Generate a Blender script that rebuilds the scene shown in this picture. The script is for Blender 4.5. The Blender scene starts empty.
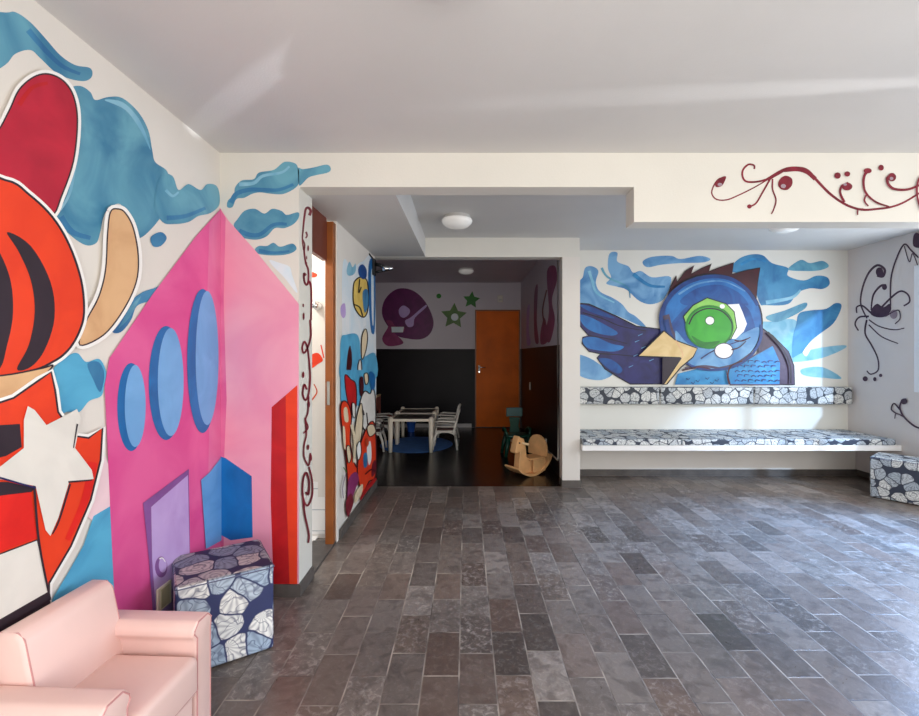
import bpy, bmesh, math, random
from mathutils import Vector, Matrix
from mathutils.geometry import tessellate_polygon

random.seed(7)
PI = math.pi
scene = bpy.context.scene
C = scene.collection

# ------------------------------------------------------------------ camera
F, VX, VY, EYE = 460.0, 466.0, 355.0, 1.30
cd = bpy.data.cameras.new('camera'); cam = bpy.data.objects.new('camera', cd); C.objects.link(cam)
cam.location = (0, 0, EYE); cam.rotation_euler = (PI/2, 0, 0)
cd.sensor_fit = 'HORIZONTAL'; cd.sensor_width = 36.0; cd.lens = 36.0*F/919.0
cd.shift_x = -(VX-459.5)/919.0; cd.shift_y = -(358-VY)/919.0
cd.clip_start = 0.05
scene.camera = cam

# main dimensions (metres, X right, Y away from the camera, Z up)
Y1, Y2, Y3, Y4 = 2.48, 4.53, 5.08, 8.27
XL, XC, XR = -1.327, -0.90, 4.216
ZC, ZR, ZD = 2.39, 2.455, 2.60
YB = -1.3

def on_y(px, py, Y):
    return Vector(((px-VX)*Y/F, Y, EYE+(VY-py)*Y/F))
def on_x(px, py, X):
    Y = F*X/(px-VX)
    return Vector((X, Y, EYE+(VY-py)*Y/F))

# ------------------------------------------------------------------ materials
def lin(h):
    h = h.lstrip('#')
    out = []
    for i in (0, 2, 4):
        v = int(h[i:i+2], 16)/255
        out.append(v/12.92 if v <= 0.04045 else ((v+0.055)/1.055)**2.4)
    return (*out, 1)

MATS = {}
def mat(name, col, rough=0.5, metal=0.0, var=0.0, vscale=6.0, col2=None, bump=0.0, bscale=60.0, spec=0.5, emit=0):
    if name in MATS: return MATS[name]
    m = bpy.data.materials.new(name); m.use_nodes = True
    nt = m.node_tree; b = nt.nodes['Principled BSDF']
    c1 = lin(col)
    b.inputs['Roughness'].default_value = rough
    b.inputs['Metallic'].default_value = metal
    b.inputs['Specular IOR Level'].default_value = spec
    tc = nt.nodes.new('ShaderNodeTexCoord')
    n = nt.nodes.new('ShaderNodeTexNoise'); n.inputs['Scale'].default_value = vscale
    n.inputs['Detail'].default_value = 4; n.inputs['Distortion'].default_value = 0.9 if name.startswith('paint_') else 0.0
    nt.links.new(tc.outputs['Object'], n.inputs['Vector'])
    r = nt.nodes.new('ShaderNodeValToRGB')
    if col2: c2 = lin(col2)
    else: c2 = tuple(min(1, x*(1-var)) for x in c1[:3])+(1,)
    r.color_ramp.elements[0].position = 0.35; r.color_ramp.elements[1].position = 0.65
    r.color_ramp.elements[0].color = c2; r.color_ramp.elements[1].color = c1
    nt.links.new(n.outputs['Fac'], r.inputs['Fac'])
    nt.links.new(r.outputs['Color'], b.inputs['Base Color'])
    if emit:
        nt.links.new(r.outputs['Color'], b.inputs['Emission Color']); b.inputs['Emission Strength'].default_value = emit
    if bump:
        n2 = nt.nodes.new('ShaderNodeTexNoise'); n2.inputs['Scale'].default_value = bscale; n2.inputs['Detail'].default_value = 3
        nt.links.new(tc.outputs['Object'], n2.inputs['Vector'])
        bp = nt.nodes.new('ShaderNodeBump'); bp.inputs['Strength'].default_value = bump; bp.inputs['Distance'].default_value = 0.01
        nt.links.new(n2.outputs['Fac'], bp.inputs['Height']); nt.links.new(bp.outputs['Normal'], b.inputs['Normal'])
    MATS[name] = m
    return m

def paint(col, col2=None, vscale=5.0, var=0.10):
    return mat('paint_'+col.strip('#')+(col2 or '').strip('#'), col, rough=0.42, col2=col2, vscale=vscale, var=var, spec=0.35)

class NT:
    """tiny helper to write node maths"""
    def __init__(s, m): s.nt = m.node_tree
    def new(s, t, **kw):
        n = s.nt.nodes.new(t)
        for k, v in kw.items(): setattr(n, k, v)
        return n
    def put(s, inp, v):
        if isinstance(v, bpy.types.NodeSocket): s.nt.links.new(v, inp)
        else: inp.default_value = v
    def m(s, op, a, b=0.0, c=0.0):
        n = s.new('ShaderNodeMath', operation=op)
        s.put(n.inputs[0], a); s.put(n.inputs[1], b); s.put(n.inputs[2], c)
        return n.outputs[0]
    def mix(s, f, a, b):
        n = s.new('ShaderNodeMix', data_type='RGBA')
        s.put(n.inputs[0], f); s.put(n.inputs[6], a); s.put(n.inputs[7], b)
        return n.outputs[2]
    def ramp(s, f, stops, const=False):
        n = s.new('ShaderNodeValToRGB'); cr = n.color_ramp
        if const: cr.interpolation = 'CONSTANT'
        while len(cr.elements) < len(stops): cr.elements.new(0.5)
        for e, (p, c) in zip(cr.elements, stops): e.position = p; e.color = lin(c) if isinstance(c, str) else (c, c, c, 1)
        s.put(n.inputs[0], f)
        return n.outputs[0]

def slate_material():
    m = bpy.data.materials.new('slate_tiles'); m.use_nodes = True
    t = NT(m); b = m.node_tree.nodes['Principled BSDF']
    geo = t.new('ShaderNodeTexCoord'); sp = t.new('ShaderNodeSeparateXYZ')
    m.node_tree.links.new(geo.outputs['Object'], sp.inputs[0])
    W, L = 0.147, 0.292
    v = t.m('DIVIDE', t.m('ADD', sp.outputs[0], 10*W+0.028), W)
    col = t.m('FLOOR', v)
    odd = t.m('FLOORED_MODULO', col, 2.0)
    u = t.m('ADD', t.m('DIVIDE', t.m('ADD', sp.outputs[1], 10*L+0.02), L), t.m('MULTIPLY', odd, 0.5))
    # small per-column slip so that the bond is not perfect
    wn0 = t.new('ShaderNodeTexWhiteNoise', noise_dimensions='1D'); t.put(wn0.inputs['W'], col)
    u = t.m('ADD', u, t.m('MULTIPLY', wn0.outputs['Value'], 0.10))
    row = t.m('FLOOR', u)
    fu = t.m('FRACT', u); fv = t.m('FRACT', v)
    eu = t.m('MULTIPLY', t.m('MINIMUM', fu, t.m('SUBTRACT', 1.0, fu)), L)
    ev = t.m('MULTIPLY', t.m('MINIMUM', fv, t.m('SUBTRACT', 1.0, fv)), W)
    ed = t.m('MINIMUM', eu, ev)
    cb = t.new('ShaderNodeCombineXYZ'); t.put(cb.inputs[0], col); t.put(cb.inputs[1], row)
    wn = t.new('ShaderNodeTexWhiteNoise', noise_dimensions='3D'); m.node_tree.links.new(cb.outputs[0], wn.inputs['Vector'])
    rnd = wn.outputs['Value']; sc_ = t.new('ShaderNodeSeparateColor'); m.node_tree.links.new(wn.outputs['Color'], sc_.inputs[0])
    base = t.ramp(rnd, [(0.0, '#4b423c'), (0.2, '#655b54'), (0.42, '#746a62'), (0.6, '#685a50'), (0.78, '#7c726a'), (0.92, '#8c8177'), (1.0, '#524b46')])
    # mottled slate veining, stronger on some tiles
    off = t.new('ShaderNodeVectorMath', operation='MULTIPLY_ADD')
    m.node_tree.links.new(wn.outputs['Color'], off.inputs[0]); off.inputs[1].default_value = (9, 9, 9)
    m.node_tree.links.new(geo.outputs['Object'], off.inputs[2])
    n1 = t.new('ShaderNodeTexNoise'); n1.inputs['Scale'].default_value = 34; n1.inputs['Detail'].default_value = 8; n1.inputs['Roughness'].default_value = 0.7; n1.inputs['Distortion'].default_value = 0.8
    m.node_tree.links.new(off.outputs[0], n1.inputs['Vector'])
    n2 = t.new('ShaderNodeTexNoise'); n2.inputs['Scale'].default_value = 13; n2.inputs['Detail'].default_value = 6; n2.inputs['Distortion'].default_value = 0.7
    m.node_tree.links.new(off.outputs[0], n2.inputs['Vector'])
    vein = t.ramp(n1.outputs['Fac'], [(0.50, 0.0), (0.66, 1.0)])
    strong = t.ramp(sc_.outputs[1], [(0.45, 0.18), (0.85, 0.75)])
    c = t.mix(t.m('MULTIPLY', vein, strong), base, lin('#aaa097'))
    dark = t.ramp(n2.outputs['Fac'], [(0.36, 1.0), (0.52, 0.0)])
    c = t.mix(t.m('MULTIPLY', dark, 0.5), c, lin('#443b37'))
    # rusty tint
    rust = t.ramp(sc_.outputs[2], [(0.6, 0.0), (1.0, 0.2)])
    c = t.mix(rust, c, lin('#80604f'))
    n3 = t.new('ShaderNodeTexNoise'); n3.inputs['Scale'].default_value = 5; m.node_tree.links.new(geo.outputs['Object'], n3.inputs['Vector'])
    gw = t.m('ADD', 0.0016, t.m('MULTIPLY', n3.outputs['Fac'], 0.0034))
    g = t.m('SUBTRACT', 1.0, t.m('DIVIDE', ed, gw)); g = t.m('MAXIMUM', t.m('MINIMUM', t.m('MULTIPLY', g, 3.0), 1.0), 0.0)
    gcol = t.ramp(n3.outputs['Fac'], [(0.36, '#5a514b'), (0.66, '#a69a8c')])
    c = t.mix(g, c, gcol)
    t.put(b.inputs['Base Color'], c)
    rg = t.m('ADD', 0.20, t.m('MULTIPLY', n1.outputs['Fac'], 0.22))
    t.put(b.inputs['Roughness'], t.m('ADD', rg, t.m('MULTIPLY', g, 0.3)))
    b.inputs['Specular IOR Level'].default_value = 0.5
    bp = t.new('ShaderNodeBump'); bp.inputs['Strength'].default_value = 0.35; bp.inputs['Distance'].default_value = 0.006
    h = t.m('SUBTRACT', t.m('MULTIPLY', n1.outputs['Fac'], 0.35), t.m('MULTIPLY', g, 0.6))
    h = t.m('ADD', h, t.m('MULTIPLY', rnd, 0.25))
    t.put(bp.inputs['Height'], h); t.put(b.inputs['Normal'], bp.outputs['Normal'])
    return m

def shell_material(name, scale, navy, white, blue, warm=None, gap0=0.6, edge=0.045):
    """fabric printed with overlapping sea shells; UVs are in metres"""
    m = bpy.data.materials.new(name); m.use_nodes = True
    t = NT(m); b = m.node_tree.nodes['Principled BSDF']; L = m.node_tree.links
    uv = t.new('ShaderNodeUVMap'); uv.uv_map = 'UVMap'
    ns = t.new('ShaderNodeTexNoise'); ns.inputs['Scale'].default_value = scale*0.9; L.new(uv.outputs[0], ns.inputs['Vector'])
    wob = t.new('ShaderNodeVectorMath', operation='MULTIPLY_ADD'); L.new(ns.outputs['Color'], wob.inputs[0])
    k = 0.42/scale; wob.inputs[1].default_value = (k, k, 0); L.new(uv.outputs[0], wob.inputs[2])
    vo = t.new('ShaderNodeTexVoronoi', voronoi_dimensions='2D'); vo.inputs['Scale'].default_value = scale; vo.inputs['Randomness'].default_value = 0.85
    L.new(wob.outputs[0], vo.inputs['Vector'])
    ve = t.new('ShaderNodeTexVoronoi', voronoi_dimensions='2D', feature='DISTANCE_TO_EDGE'); ve.inputs['Scale'].default_value = scale; ve.inputs['Randomness'].default_value = 0.85
    L.new(wob.outputs[0], ve.inputs['Vector'])
    d = t.new('ShaderNodeVectorMath', operation='SUBTRACT'); L.new(wob.outputs[0], d.inputs[0]); L.new(vo.outputs['Position'], d.inputs[1])
    s = t.new('ShaderNodeSeparateXYZ'); L.new(d.outputs[0], s.inputs[0])
    sc_ = t.new('ShaderNodeSeparateColor'); L.new(vo.outputs['Color'], sc_.inputs[0])
    ang = t.m('MULTIPLY', sc_.outputs[0], 6.283)
    ax = t.m('ADD', t.m('MULTIPLY', s.outputs[0], scale), t.m('MULTIPLY', t.m('COSINE', ang), 0.42))
    ay = t.m('ADD', t.m('MULTIPLY', s.outputs[1], scale), t.m('MULTIPLY', t.m('SINE', ang), 0.42))
    a = t.m('ARCTAN2', ay, ax)
    r = t.m('SQRT', t.m('ADD', t.m('MULTIPLY', ax, ax), t.m('MULTIPLY', ay, ay)))
    fan = t.m('ADD', 0.5, t.m('MULTIPLY', t.m('SINE', t.m('MULTIPLY', t.m('SUBTRACT', a, ang), 15.0)), 0.5))
    # whorled shells
    lx = t.m('MULTIPLY', s.outputs[0], scale); ly = t.m('MULTIPLY', s.outputs[1], scale)
    a2 = t.m('ARCTAN2', ly, lx)
    spi = t.m('ADD', 0.5, t.m('MULTIPLY', t.m('SINE', t.m('ADD', t.m('MULTIPLY', vo.outputs['Distance'], 34.0), a2)), 0.5))
    kind = t.m('GREATER_THAN', sc_.outputs[1], 0.66)
    rid = t.m('ADD', t.m('MULTIPLY', fan, t.m('SUBTRACT', 1.0, kind)), t.m('MULTIPLY', spi, kind))
    shade = t.m('MULTIPLY', t.m('POWER', rid, 1.6), 0.75)
    ring = t.m('ADD', 0.5, t.m('MULTIPLY', t.m('SINE', t.m('MULTIPLY', r, 17.0)), 0.5))
    shade = t.m('ADD', shade, t.m('MULTIPLY', ring, 0.12))
    light = t.mix(t.ramp(sc_.outputs[2], [(0.35, 0.0), (0.75, 1.0)]), lin(white), lin(blue))
    darkc = t.mix(0.5, light, lin(navy))
    c = t.mix(shade, light, darkc)
    out = t.ramp(ve.outputs['Distance'], [(edge*0.35, 1.0), (edge, 0.0)])
    c = t.mix(out, c, lin(navy))
    ns2 = t.new('ShaderNodeTexNoise'); ns2.inputs['Scale'].default_value = scale*2.2; ns2.inputs['Detail'].default_value = 1; L.new(uv.outputs[0], ns2.inputs['Vector'])
    sq = t.ramp(t.m('ABSOLUTE', t.m('SUBTRACT', ns2.outputs['Fac'], 0.5)), [(0.010, 1.0), (0.028, 0.0)])
    c = t.mix(t.m('MULTIPLY', sq, 0.55), c, lin(navy))
    gap = t.m('MULTIPLY', t.ramp(vo.outputs['Distance'], [(gap0, 0.0), (gap0+0.04, 1.0)]), 1.0)
    c = t.mix(gap, c, lin(navy))
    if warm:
        # upward faces of the ottoman are tinted taupe
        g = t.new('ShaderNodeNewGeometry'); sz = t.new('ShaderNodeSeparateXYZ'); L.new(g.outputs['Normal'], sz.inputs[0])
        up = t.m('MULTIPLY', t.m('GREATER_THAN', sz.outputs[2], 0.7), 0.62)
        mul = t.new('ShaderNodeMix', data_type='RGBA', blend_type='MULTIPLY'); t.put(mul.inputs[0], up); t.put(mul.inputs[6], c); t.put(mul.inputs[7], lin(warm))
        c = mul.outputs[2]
    t.put(b.inputs['Base Color'], c)
    b.inputs['Roughness'].default_value = 0.6
    return m

def plaster(name, col, rough=0.55):
    return mat(name, col, rough=rough, var=0.05, vscale=1.6, bump=0.08, bscale=120, spec=0.3)

M = dict(
    white=plaster('white_plaster', '#dcd9d0'),
    ceil=plaster('ceiling_paint', '#d2d0cd'),
    cream=plaster('cream_plaster', '#e0dad2'),
    grey=plaster('grey_white_plaster', '#d8d2d0'),
    darkroom=plaster('shaded_plaster', '#d2cbd3'),
    darkpaint=mat('dark_gloss_paint', '#181217', rough=0.42, var=0.3, vscale=2, spec=0.14),
    slate=slate_material(),
    darkfloor=mat('dark_polished_stone', '#1c1716', rough=0.24, var=0.4, vscale=4, bump=0.05, bscale=20),
    basestone=mat('baseboard_stone', '#5a534e', rough=0.5, var=0.35, vscale=9, bump=0.2, bscale=40),
    wood=mat('orange_varnished_wood', '#f07000', rough=0.5, var=0.2, vscale=3, spec=0.2),
    framewood=mat('brown_frame_wood', '#96521f', rough=0.42, var=0.25, vscale=7),
    transom=mat('red_brown_panel', '#6d2f1d', rough=0.45, var=0.2, vscale=5),
    pinkvinyl=mat('pale_pink_vinyl', '#e9c7bf', rough=0.38, var=0.05, vscale=5, bump=0.06, bscale=9),
    seam=mat('pink_seam', '#c98f8d', rough=0.6),
    metal=mat('chrome', '#d8d8d8', rough=0.2, metal=1.0),
    black=mat('black_metal', '#141416', rough=0.4),
    plastic=mat('white_plastic', '#e6dfd5', rough=0.4, var=0.05),
    creamplastic=mat('cream_plastic', '#fbeedb', rough=0.4, var=0.08),
    tabletop=mat('brown_table_top', '#4a3b33', rough=0.3, var=0.2),
    chairpad=mat('brown_seat_pad', '#6b4a44', rough=0.6, var=0.3, vscale=20),
    bluemat=mat('blue_foam', '#4a7ec6', rough=0.8, var=0.2, vscale=10),
    bluebucket=mat('blue_plastic', '#2c63c8', rough=0.35, var=0.1),
    green=mat('green_plastic', '#0b4636', rough=0.35, var=0.2),
    teal=mat('teal_grey_plastic', '#3d605f', rough=0.45, var=0.15),
    plywood=mat('pale_plywood', '#efb97f', rough=0.5, var=0.18, vscale=9),
    plyedge=mat('plywood_edge', '#f0cfa0', rough=0.5, var=0.1, vscale=14),
    redwood=mat('red_brown_wood', '#a45a4c', rough=0.5, var=0.2, vscale=8),
    lamp=mat('opal_glass', '#f3f1ec', rough=0.25, emit=0.12),
    lamprim=mat('lamp_rim', '#c9c6c1', rough=0.35, var=0.05),
    bench=mat('white_bench_paint', '#f2efec', rough=0.35, var=0.03),
    tile=None,
    frame=mat('window_frame_white', '#e8eaf0', rough=0.35),
    ivory=mat('ivory_plate', '#e9e1c6', rough=0.4, var=0.06),
    khaki=mat('khaki_plate', '#b9b48c', rough=0.45, var=0.08),
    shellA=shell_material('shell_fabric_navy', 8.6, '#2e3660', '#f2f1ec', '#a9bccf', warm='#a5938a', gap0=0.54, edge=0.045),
    shellB=shell_material('shell_fabric_grey', 11.5, '#2f3646', '#e4e6e4', '#b4bfc9', gap0=0.56, edge=0.06),
    shellC=shell_material('shell_fabric_dark', 10.5, '#2b2f38', '#d8d6cf', '#b4b7b8', gap0=0.55, edge=0.06),
)

def tile_material():
    m = bpy.data.materials.new('white_wall_tiles'); m.use_nodes = True
    t = NT(m); b = m.node_tree.nodes['Principled BSDF']; L = m.node_tree.links
    tc = t.new('ShaderNodeTexCoord'); s = t.new('ShaderNodeSeparateXYZ'); L.new(tc.outputs['Object'], s.inputs[0])
    es = []
    for o, sz in ((0, 0.15), (2, 0.15)):
        f = t.m('FRACT', t.m('DIVIDE', t.m('ADD', s.outputs[o], 10.0), sz))
        es.append(t.m('MINIMUM', f, t.m('SUBTRACT', 1.0, f)))
    g = t.m('LESS_THAN', t.m('MINIMUM', *es), 0.018)
    t.put(b.inputs['Base Color'], t.mix(g, lin('#f1eeea'), lin('#a9aeb4')))
    b.inputs['Roughness'].default_value = 0.2
    return m
M['tile'] = tile_material()

def glass_material():
    m = bpy.data.materials.new('window_glass'); m.use_nodes = True
    nt = m.node_tree; nt.nodes.remove(nt.nodes['Principled BSDF'])
    o = nt.nodes['Material Output']; tr = nt.nodes.new('ShaderNodeBsdfTransparent'); gl = nt.nodes.new('ShaderNodeBsdfGlossy'); gl.inputs['Roughness'].default_value = 0.03
    mx = nt.nodes.new('ShaderNodeMixShader'); mx.inputs[0].default_value = 0.08
    nt.links.new(tr.outputs[0], mx.inputs[1]); nt.links.new(gl.outputs[0], mx.inputs[2]); nt.links.new(mx.outputs[0], o.inputs[0])
    return m
M['glass'] = glass_material()

# ------------------------------------------------------------------ mesh helpers
def box_uv(bm):
    uvl = bm.loops.layers.uv.get('UVMap') or bm.loops.layers.uv.new('UVMap')
    for f in bm.faces:
        n = f.normal; ax = max(range(3), key=lambda i: abs(n[i]))
        a, b = [(1, 2), (0, 2), (0, 1)][ax]
        for l in f.loops:
            l[uvl].uv = (l.vert.co[a]+0.37*ax, l.vert.co[b]+0.21*ax)

def link(name, bm, m, parent=None, loc=(0,0,0), rotz=0, smooth=False, uv=True):
    bm.normal_update()
    if uv: box_uv(bm)
    me = bpy.data.meshes.new(name); bm.to_mesh(me); bm.free()
    for x in (m if isinstance(m, (list, tuple)) else [m]): me.materials.append(x)
    if smooth:
        for p in me.polygons: p.use_smooth = True
    o = bpy.data.objects.new(name, me); C.objects.link(o)
    o.location = loc; o.rotation_euler = (0, 0, rotz)
    if parent: o.parent = parent
    return o

def tag(o, label, cat, group=None, kind=None):
    o['label'] = label; o['category'] = cat
    if group: o['group'] = group
    if kind: o['kind'] = kind
    return o
def thing(name, label, cat, loc=(0,0,0), rotz=0, group=None):
    o = bpy.data.objects.new(name, None); C.objects.link(o); o.empty_display_size = 0.05
    o.location = loc; o.rotation_euler = (0, 0, rotz)
    return tag(o, label, cat, group)
def struct(o, label=None, cat=None):
    o['kind'] = 'structure'
    if label: o['label'] = label
    if cat: o['category'] = cat
    return o
def dup(root, loc, rotz, label):
    r = root.copy(); C.objects.link(r); r.location = loc; r.rotation_euler = (0, 0, rotz); r['label'] = label
    for ch in list(root.children):
        c = ch.copy(); C.objects.link(c); c.parent = r
        for g in list(ch.children):
            d = g.copy(); C.objects.link(d); d.parent = c
    return r

def B(bm, x0, x1, y0, y1, z0, z1, mi=0, rot=None):
    vs = [Vector((x, y, z)) for x in (x0, x1) for y in (y0, y1) for z in (z0, z1)]
    if rot is not None: vs = [rot @ v for v in vs]
    v = [bm.verts.new(p) for p in vs]
    for q in ((0,1,3,2), (4,6,7,5), (0,4,5,1), (2,3,7,6), (0,2,6,4), (1,5,7,3)):
        f = bm.faces.new([v[i] for i in q]); f.material_index = mi
    return v
def bev(bm, w, seg=2, ang=0.6):
    es = [e for e in bm.edges if len(e.link_faces) == 2 and e.calc_face_angle(0) > ang]
    bmesh.ops.bevel(bm, geom=es, offset=w, segments=seg, profile=0.5, affect='EDGES', clamp_overlap=True)
def boxbm(x0, x1, y0, y1, z0, z1, b=0.0, seg=2):
    bm = bmesh.new(); B(bm, x0, x1, y0, y1, z0, z1); bmesh.ops.recalc_face_normals(bm, faces=bm.faces)
    if b: bev(bm, b, seg)
    return bm
def tube(bm, pts, r, n=8, cap=True):
    pts = [Vector(p) for p in pts]; rs = r if isinstance(r, (list, tuple)) else [r]*len(pts)
    rings = []
    for i, p in enumerate(pts):
        d = (pts[min(i+1, len(pts)-1)]-pts[max(i-1, 0)]).normalized()
        a = d.cross(Vector((0, 0, 1)))
        if a.length < 1e-3: a = Vector((1, 0, 0))
        a.normalize(); c = d.cross(a)
        rings.append([bm.verts.new(p+rs[i]*(math.cos(2*PI*k/n)*a+math.sin(2*PI*k/n)*c)) for k in range(n)])
    for A, Bq in zip(rings, rings[1:]):
        for k in range(n): bm.faces.new((A[k], A[(k+1)%n], Bq[(k+1)%n], Bq[k]))
    if cap:
        bm.faces.new(rings[0][::-1]); bm.faces.new(rings[-1])
def lathe(bm, prof, n=32, mi=0):
    rings = []
    for r, z in prof:
        if r < 1e-5: rings.append([bm.verts.new((0, 0, z))])
        else: rings.append([bm.verts.new((r*math.cos(2*PI*k/n), r*math.sin(2*PI*k/n), z)) for k in range(n)])
    for A, Q in zip(rings, rings[1:]):
        for k in range(n):
            if len(A) == 1 and len(Q) == 1: continue
            if len(A) == 1: f = (A[0], Q[k], Q[(k+1)%n])
            elif len(Q) == 1: f = (A[k], A[(k+1)%n], Q[0])
            else: f = (A[k], A[(k+1)%n], Q[(k+1)%n], Q[k])
            bm.faces.new(f).material_index = mi
    bmesh.ops.recalc_face_normals(bm, faces=bm.faces)
def prism(bm, poly, axis, d0, d1):
    """poly of 2-D points extruded along an axis (0 x, 1 y, 2 z)"""
    def P(a, b, d):
        return (d, a, b) if axis == 0 else (a, d, b) if axis == 1 else (a, b, d)
    lo = [bm.verts.new(P(a, b, d0)) for a, b in poly]; hi = [bm.verts.new(P(a, b, d1)) for a, b in poly]
    n = len(poly)
    bm.faces.new(lo); bm.faces.new(hi[::-1])
    for k in range(n): bm.faces.new((lo[k], hi[k], hi[(k+1)%n], lo[(k+1)%n]))
    bmesh.ops.recalc_face_normals(bm, faces=bm.faces)

def smooth_closed(pts, n=5):
    out = []; N = len(pts)
    for i in range(N):
        p0, p1, p2, p3 = (pts[(i+k-1) % N] for k in range(4))
        for j in range(n):
            t = j/n
            out.append(tuple(0.5*((2*p1[k])+(-p0[k]+p2[k])*t+(2*p0[k]-5*p1[k]+4*p2[k]-p3[k])*t*t+(-p0[k]+3*p1[k]-3*p2[k]+p3[k])*t**3) for k in (0, 1)))
    return out
def smooth_open(pts, n=6):
    q = [pts[0]]+list(pts)+[pts[-1]]; out = []
    for i in range(1, len(q)-2):
        p0, p1, p2, p3 = q[i-1:i+3]
        for j in range(n):
            t = j/n
            out.append(tuple(0.5*((2*p1[k])+(-p0[k]+p2[k])*t+(2*p0[k]-5*p1[k]+4*p2[k]-p3[k])*t*t+(-p0[k]+3*p1[k]-3*p2[k]+p3[k])*t**3) for k in (0, 1)))
    out.append(tuple(pts[-1])); return out
def ell(cx, cy, rx, ry, n=28, a0=0, a1=2*PI):
    return [(cx+rx*math.cos(a0+(a1-a0)*k/n), cy+ry*math.sin(a0+(a1-a0)*k/n)) for k in range(n)]
def star(cx, cy, r, rot=0, inner=0.42, n=5):
    return [(cx+(r if k % 2 == 0 else r*inner)*math.sin(rot+PI*k/n), cy-(r if k % 2 == 0 else r*inner)*math.cos(rot+PI*k/n)) for k in range(2*n)]

class Mural:
    """paint laid on a wall mesh: flat shapes belonging to the wall itself, each layer a fraction of a millimetre proud"""
    def __init__(s, bm, mats, proj, nrm, step=0.00035, ox=0, oy=0, sc=1):
        s.bm, s.mats, s.proj, s.n, s.step, s.k = bm, mats, proj, Vector(nrm), step, 1
        s.ox, s.oy, s.sc = ox, oy, sc
    def frame(s, ox, oy, sc): s.ox, s.oy, s.sc = ox, oy, sc; return s
    def T(s, p): return (p[0]/s.sc+s.ox, p[1]/s.sc+s.oy)
    def mi(s, m):
        if m not in s.mats: s.mats.append(m)
        return s.mats.index(m)
    def _poly(s, pts, m):
        ps = [s.proj(*p)+s.n*s.step*s.k for p in pts]
        vs = [s.bm.verts.new(p) for p in ps]; i = s.mi(m)
        for t in tessellate_polygon([ps]):
            try:
                f = s.bm.faces.new([vs[k] for k in t])
            except ValueError: continue
            f.normal_update()
            if f.normal.dot(s.n) < 0: f.normal_flip()
            f.material_index = i
        s.k += 1
    def fill(s, pts, m, smooth=True, line=None, lw=1.2):
        q = smooth_closed(pts) if smooth else list(pts)
        q = [s.T(p) for p in q]
        s._poly(q, m)
        if line: s._stroke(q+[q[0]], line, lw, lw)
    def _stroke(s, q, m, w0, w1):
        i = s.mi(m); L = []; R = []; N = len(q)
        for k, p in enumerate(q):
            a, b = q[max(k-1, 0)], q[min(k+1, N-1)]
            dx, dy = b[0]-a[0], b[1]-a[1]; l = math.hypot(dx, dy) or 1
            t = k/(N-1); w = 0.5*(w0+(w1-w0)*t)
            L.append(s.bm.verts.new(s.proj(p[0]-dy/l*w, p[1]+dx/l*w)+s.n*s.step*s.k))
            R.append(s.bm.verts.new(s.proj(p[0]+dy/l*w, p[1]-dx/l*w)+s.n*s.step*s.k))
        for k in range(N-1):
            f = s.bm.faces.new((L[k], L[k+1], R[k+1], R[k])); f.normal_update()
            if f.normal.dot(s.n) < 0: f.normal_flip()
            f.material_index = i
        s.k += 1
    def line(s, pts, m, w0, w1=None, smooth=True):
        q = smooth_open(pts) if smooth else list(pts)
        s._stroke([s.T(p) for p in q], m, w0, w0 if w1 is None else w1)

# paint colours
P = dict(
    cloud=paint('#6aa6ba', '#3c7a9c', 4), cloud2=paint('#468ab2', '#296494', 4), cloudL=paint('#8fc0d4', '#6aa8c4', 6), skyl=paint('#cfe0ea', '#e6e8ea', 4),
    cyan=paint('#5aaed2', '#4a98c0', 5),
    pink=paint('#e0619a', '#d44a8c', 3), pinkL=paint('#eba6b9', '#e493af', 2), pinkM=paint('#df7ca6', '#d56298', 3), pinkP=paint('#efd0d6'),
    redD=paint('#c31e22', '#a8181c', 4), red=paint('#e5281e', '#d21f1a', 4), orange=paint('#e8431f', '#dc3a1c', 5), crimson=paint('#c0243b', '#a81b33', 4),
    blue=paint('#1671b8', '#125f9f', 4), blueL=paint('#6aa5dc', '#5c97cf', 6), blueW=paint('#77aee0', '#689fd2', 5), blueD=paint('#1b6fb0', '#155f9c', 6),
    lav=paint('#c3a9dc', '#b598d0', 5), purpD=paint('#8a5a9c', '#7a4d8c', 5),
    tan=paint('#dcb184', '#cfa176', 6), cream=paint('#ece2da'), offw=paint('#e5e0d8'), white=paint('#f3f0ec', var=0.03),
    dark=paint('#33262f', '#2a1f28', 5), black=paint('#171216', var=0.02), wine=paint('#842233', '#661826', 9), purple=paint('#4a3146', '#3b2639', 9),
    purpG=paint('#8d7d88', '#a0909a', 9),
    navy=paint('#221f4a', '#2c2a63', 6), bblue=paint('#1d5799', '#163c7c', 5), bblue2=paint('#2a72b4', '#1d5898', 5), bnavy=paint('#1b3f7e', '#1a2f66', 8), bperi=paint('#78a6ca', '#447aac', 4), bcy=paint('#3d93c4', '#256fa4', 5),
    maroon=paint('#4a1219', '#350d14', 5), beak=paint('#dcc08a', '#cfae74', 6), greenL=paint('#8cc65a', '#7bb84c', 5), greenM=paint('#3aa325', '#2f9420', 5),
    greenD=paint('#1f7a18', '#186a14', 6), mauve=paint('#57485c', '#41364a', 6), magenta=paint('#6c1c60', '#5a1652', 6), roseD=paint('#94396e', '#7f2c5c', 6),
    starG=paint('#577f35', '#476b2b', 6), yellow=paint('#e3c56a', '#d8b65a', 7), rust=paint('#c9481f', '#b83c1a', 7), beige=paint('#e6d3b4', '#dbc5a2', 7),
)

# ------------------------------------------------------------------ the room shell
def wall(name, boxes, m, label=None):
    bm = bmesh.new()
    for b in boxes: B(bm, *b)
    bmesh.ops.recalc_face_normals(bm, faces=bm.faces)
    o = link(name, bm, m); struct(o); return o

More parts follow.
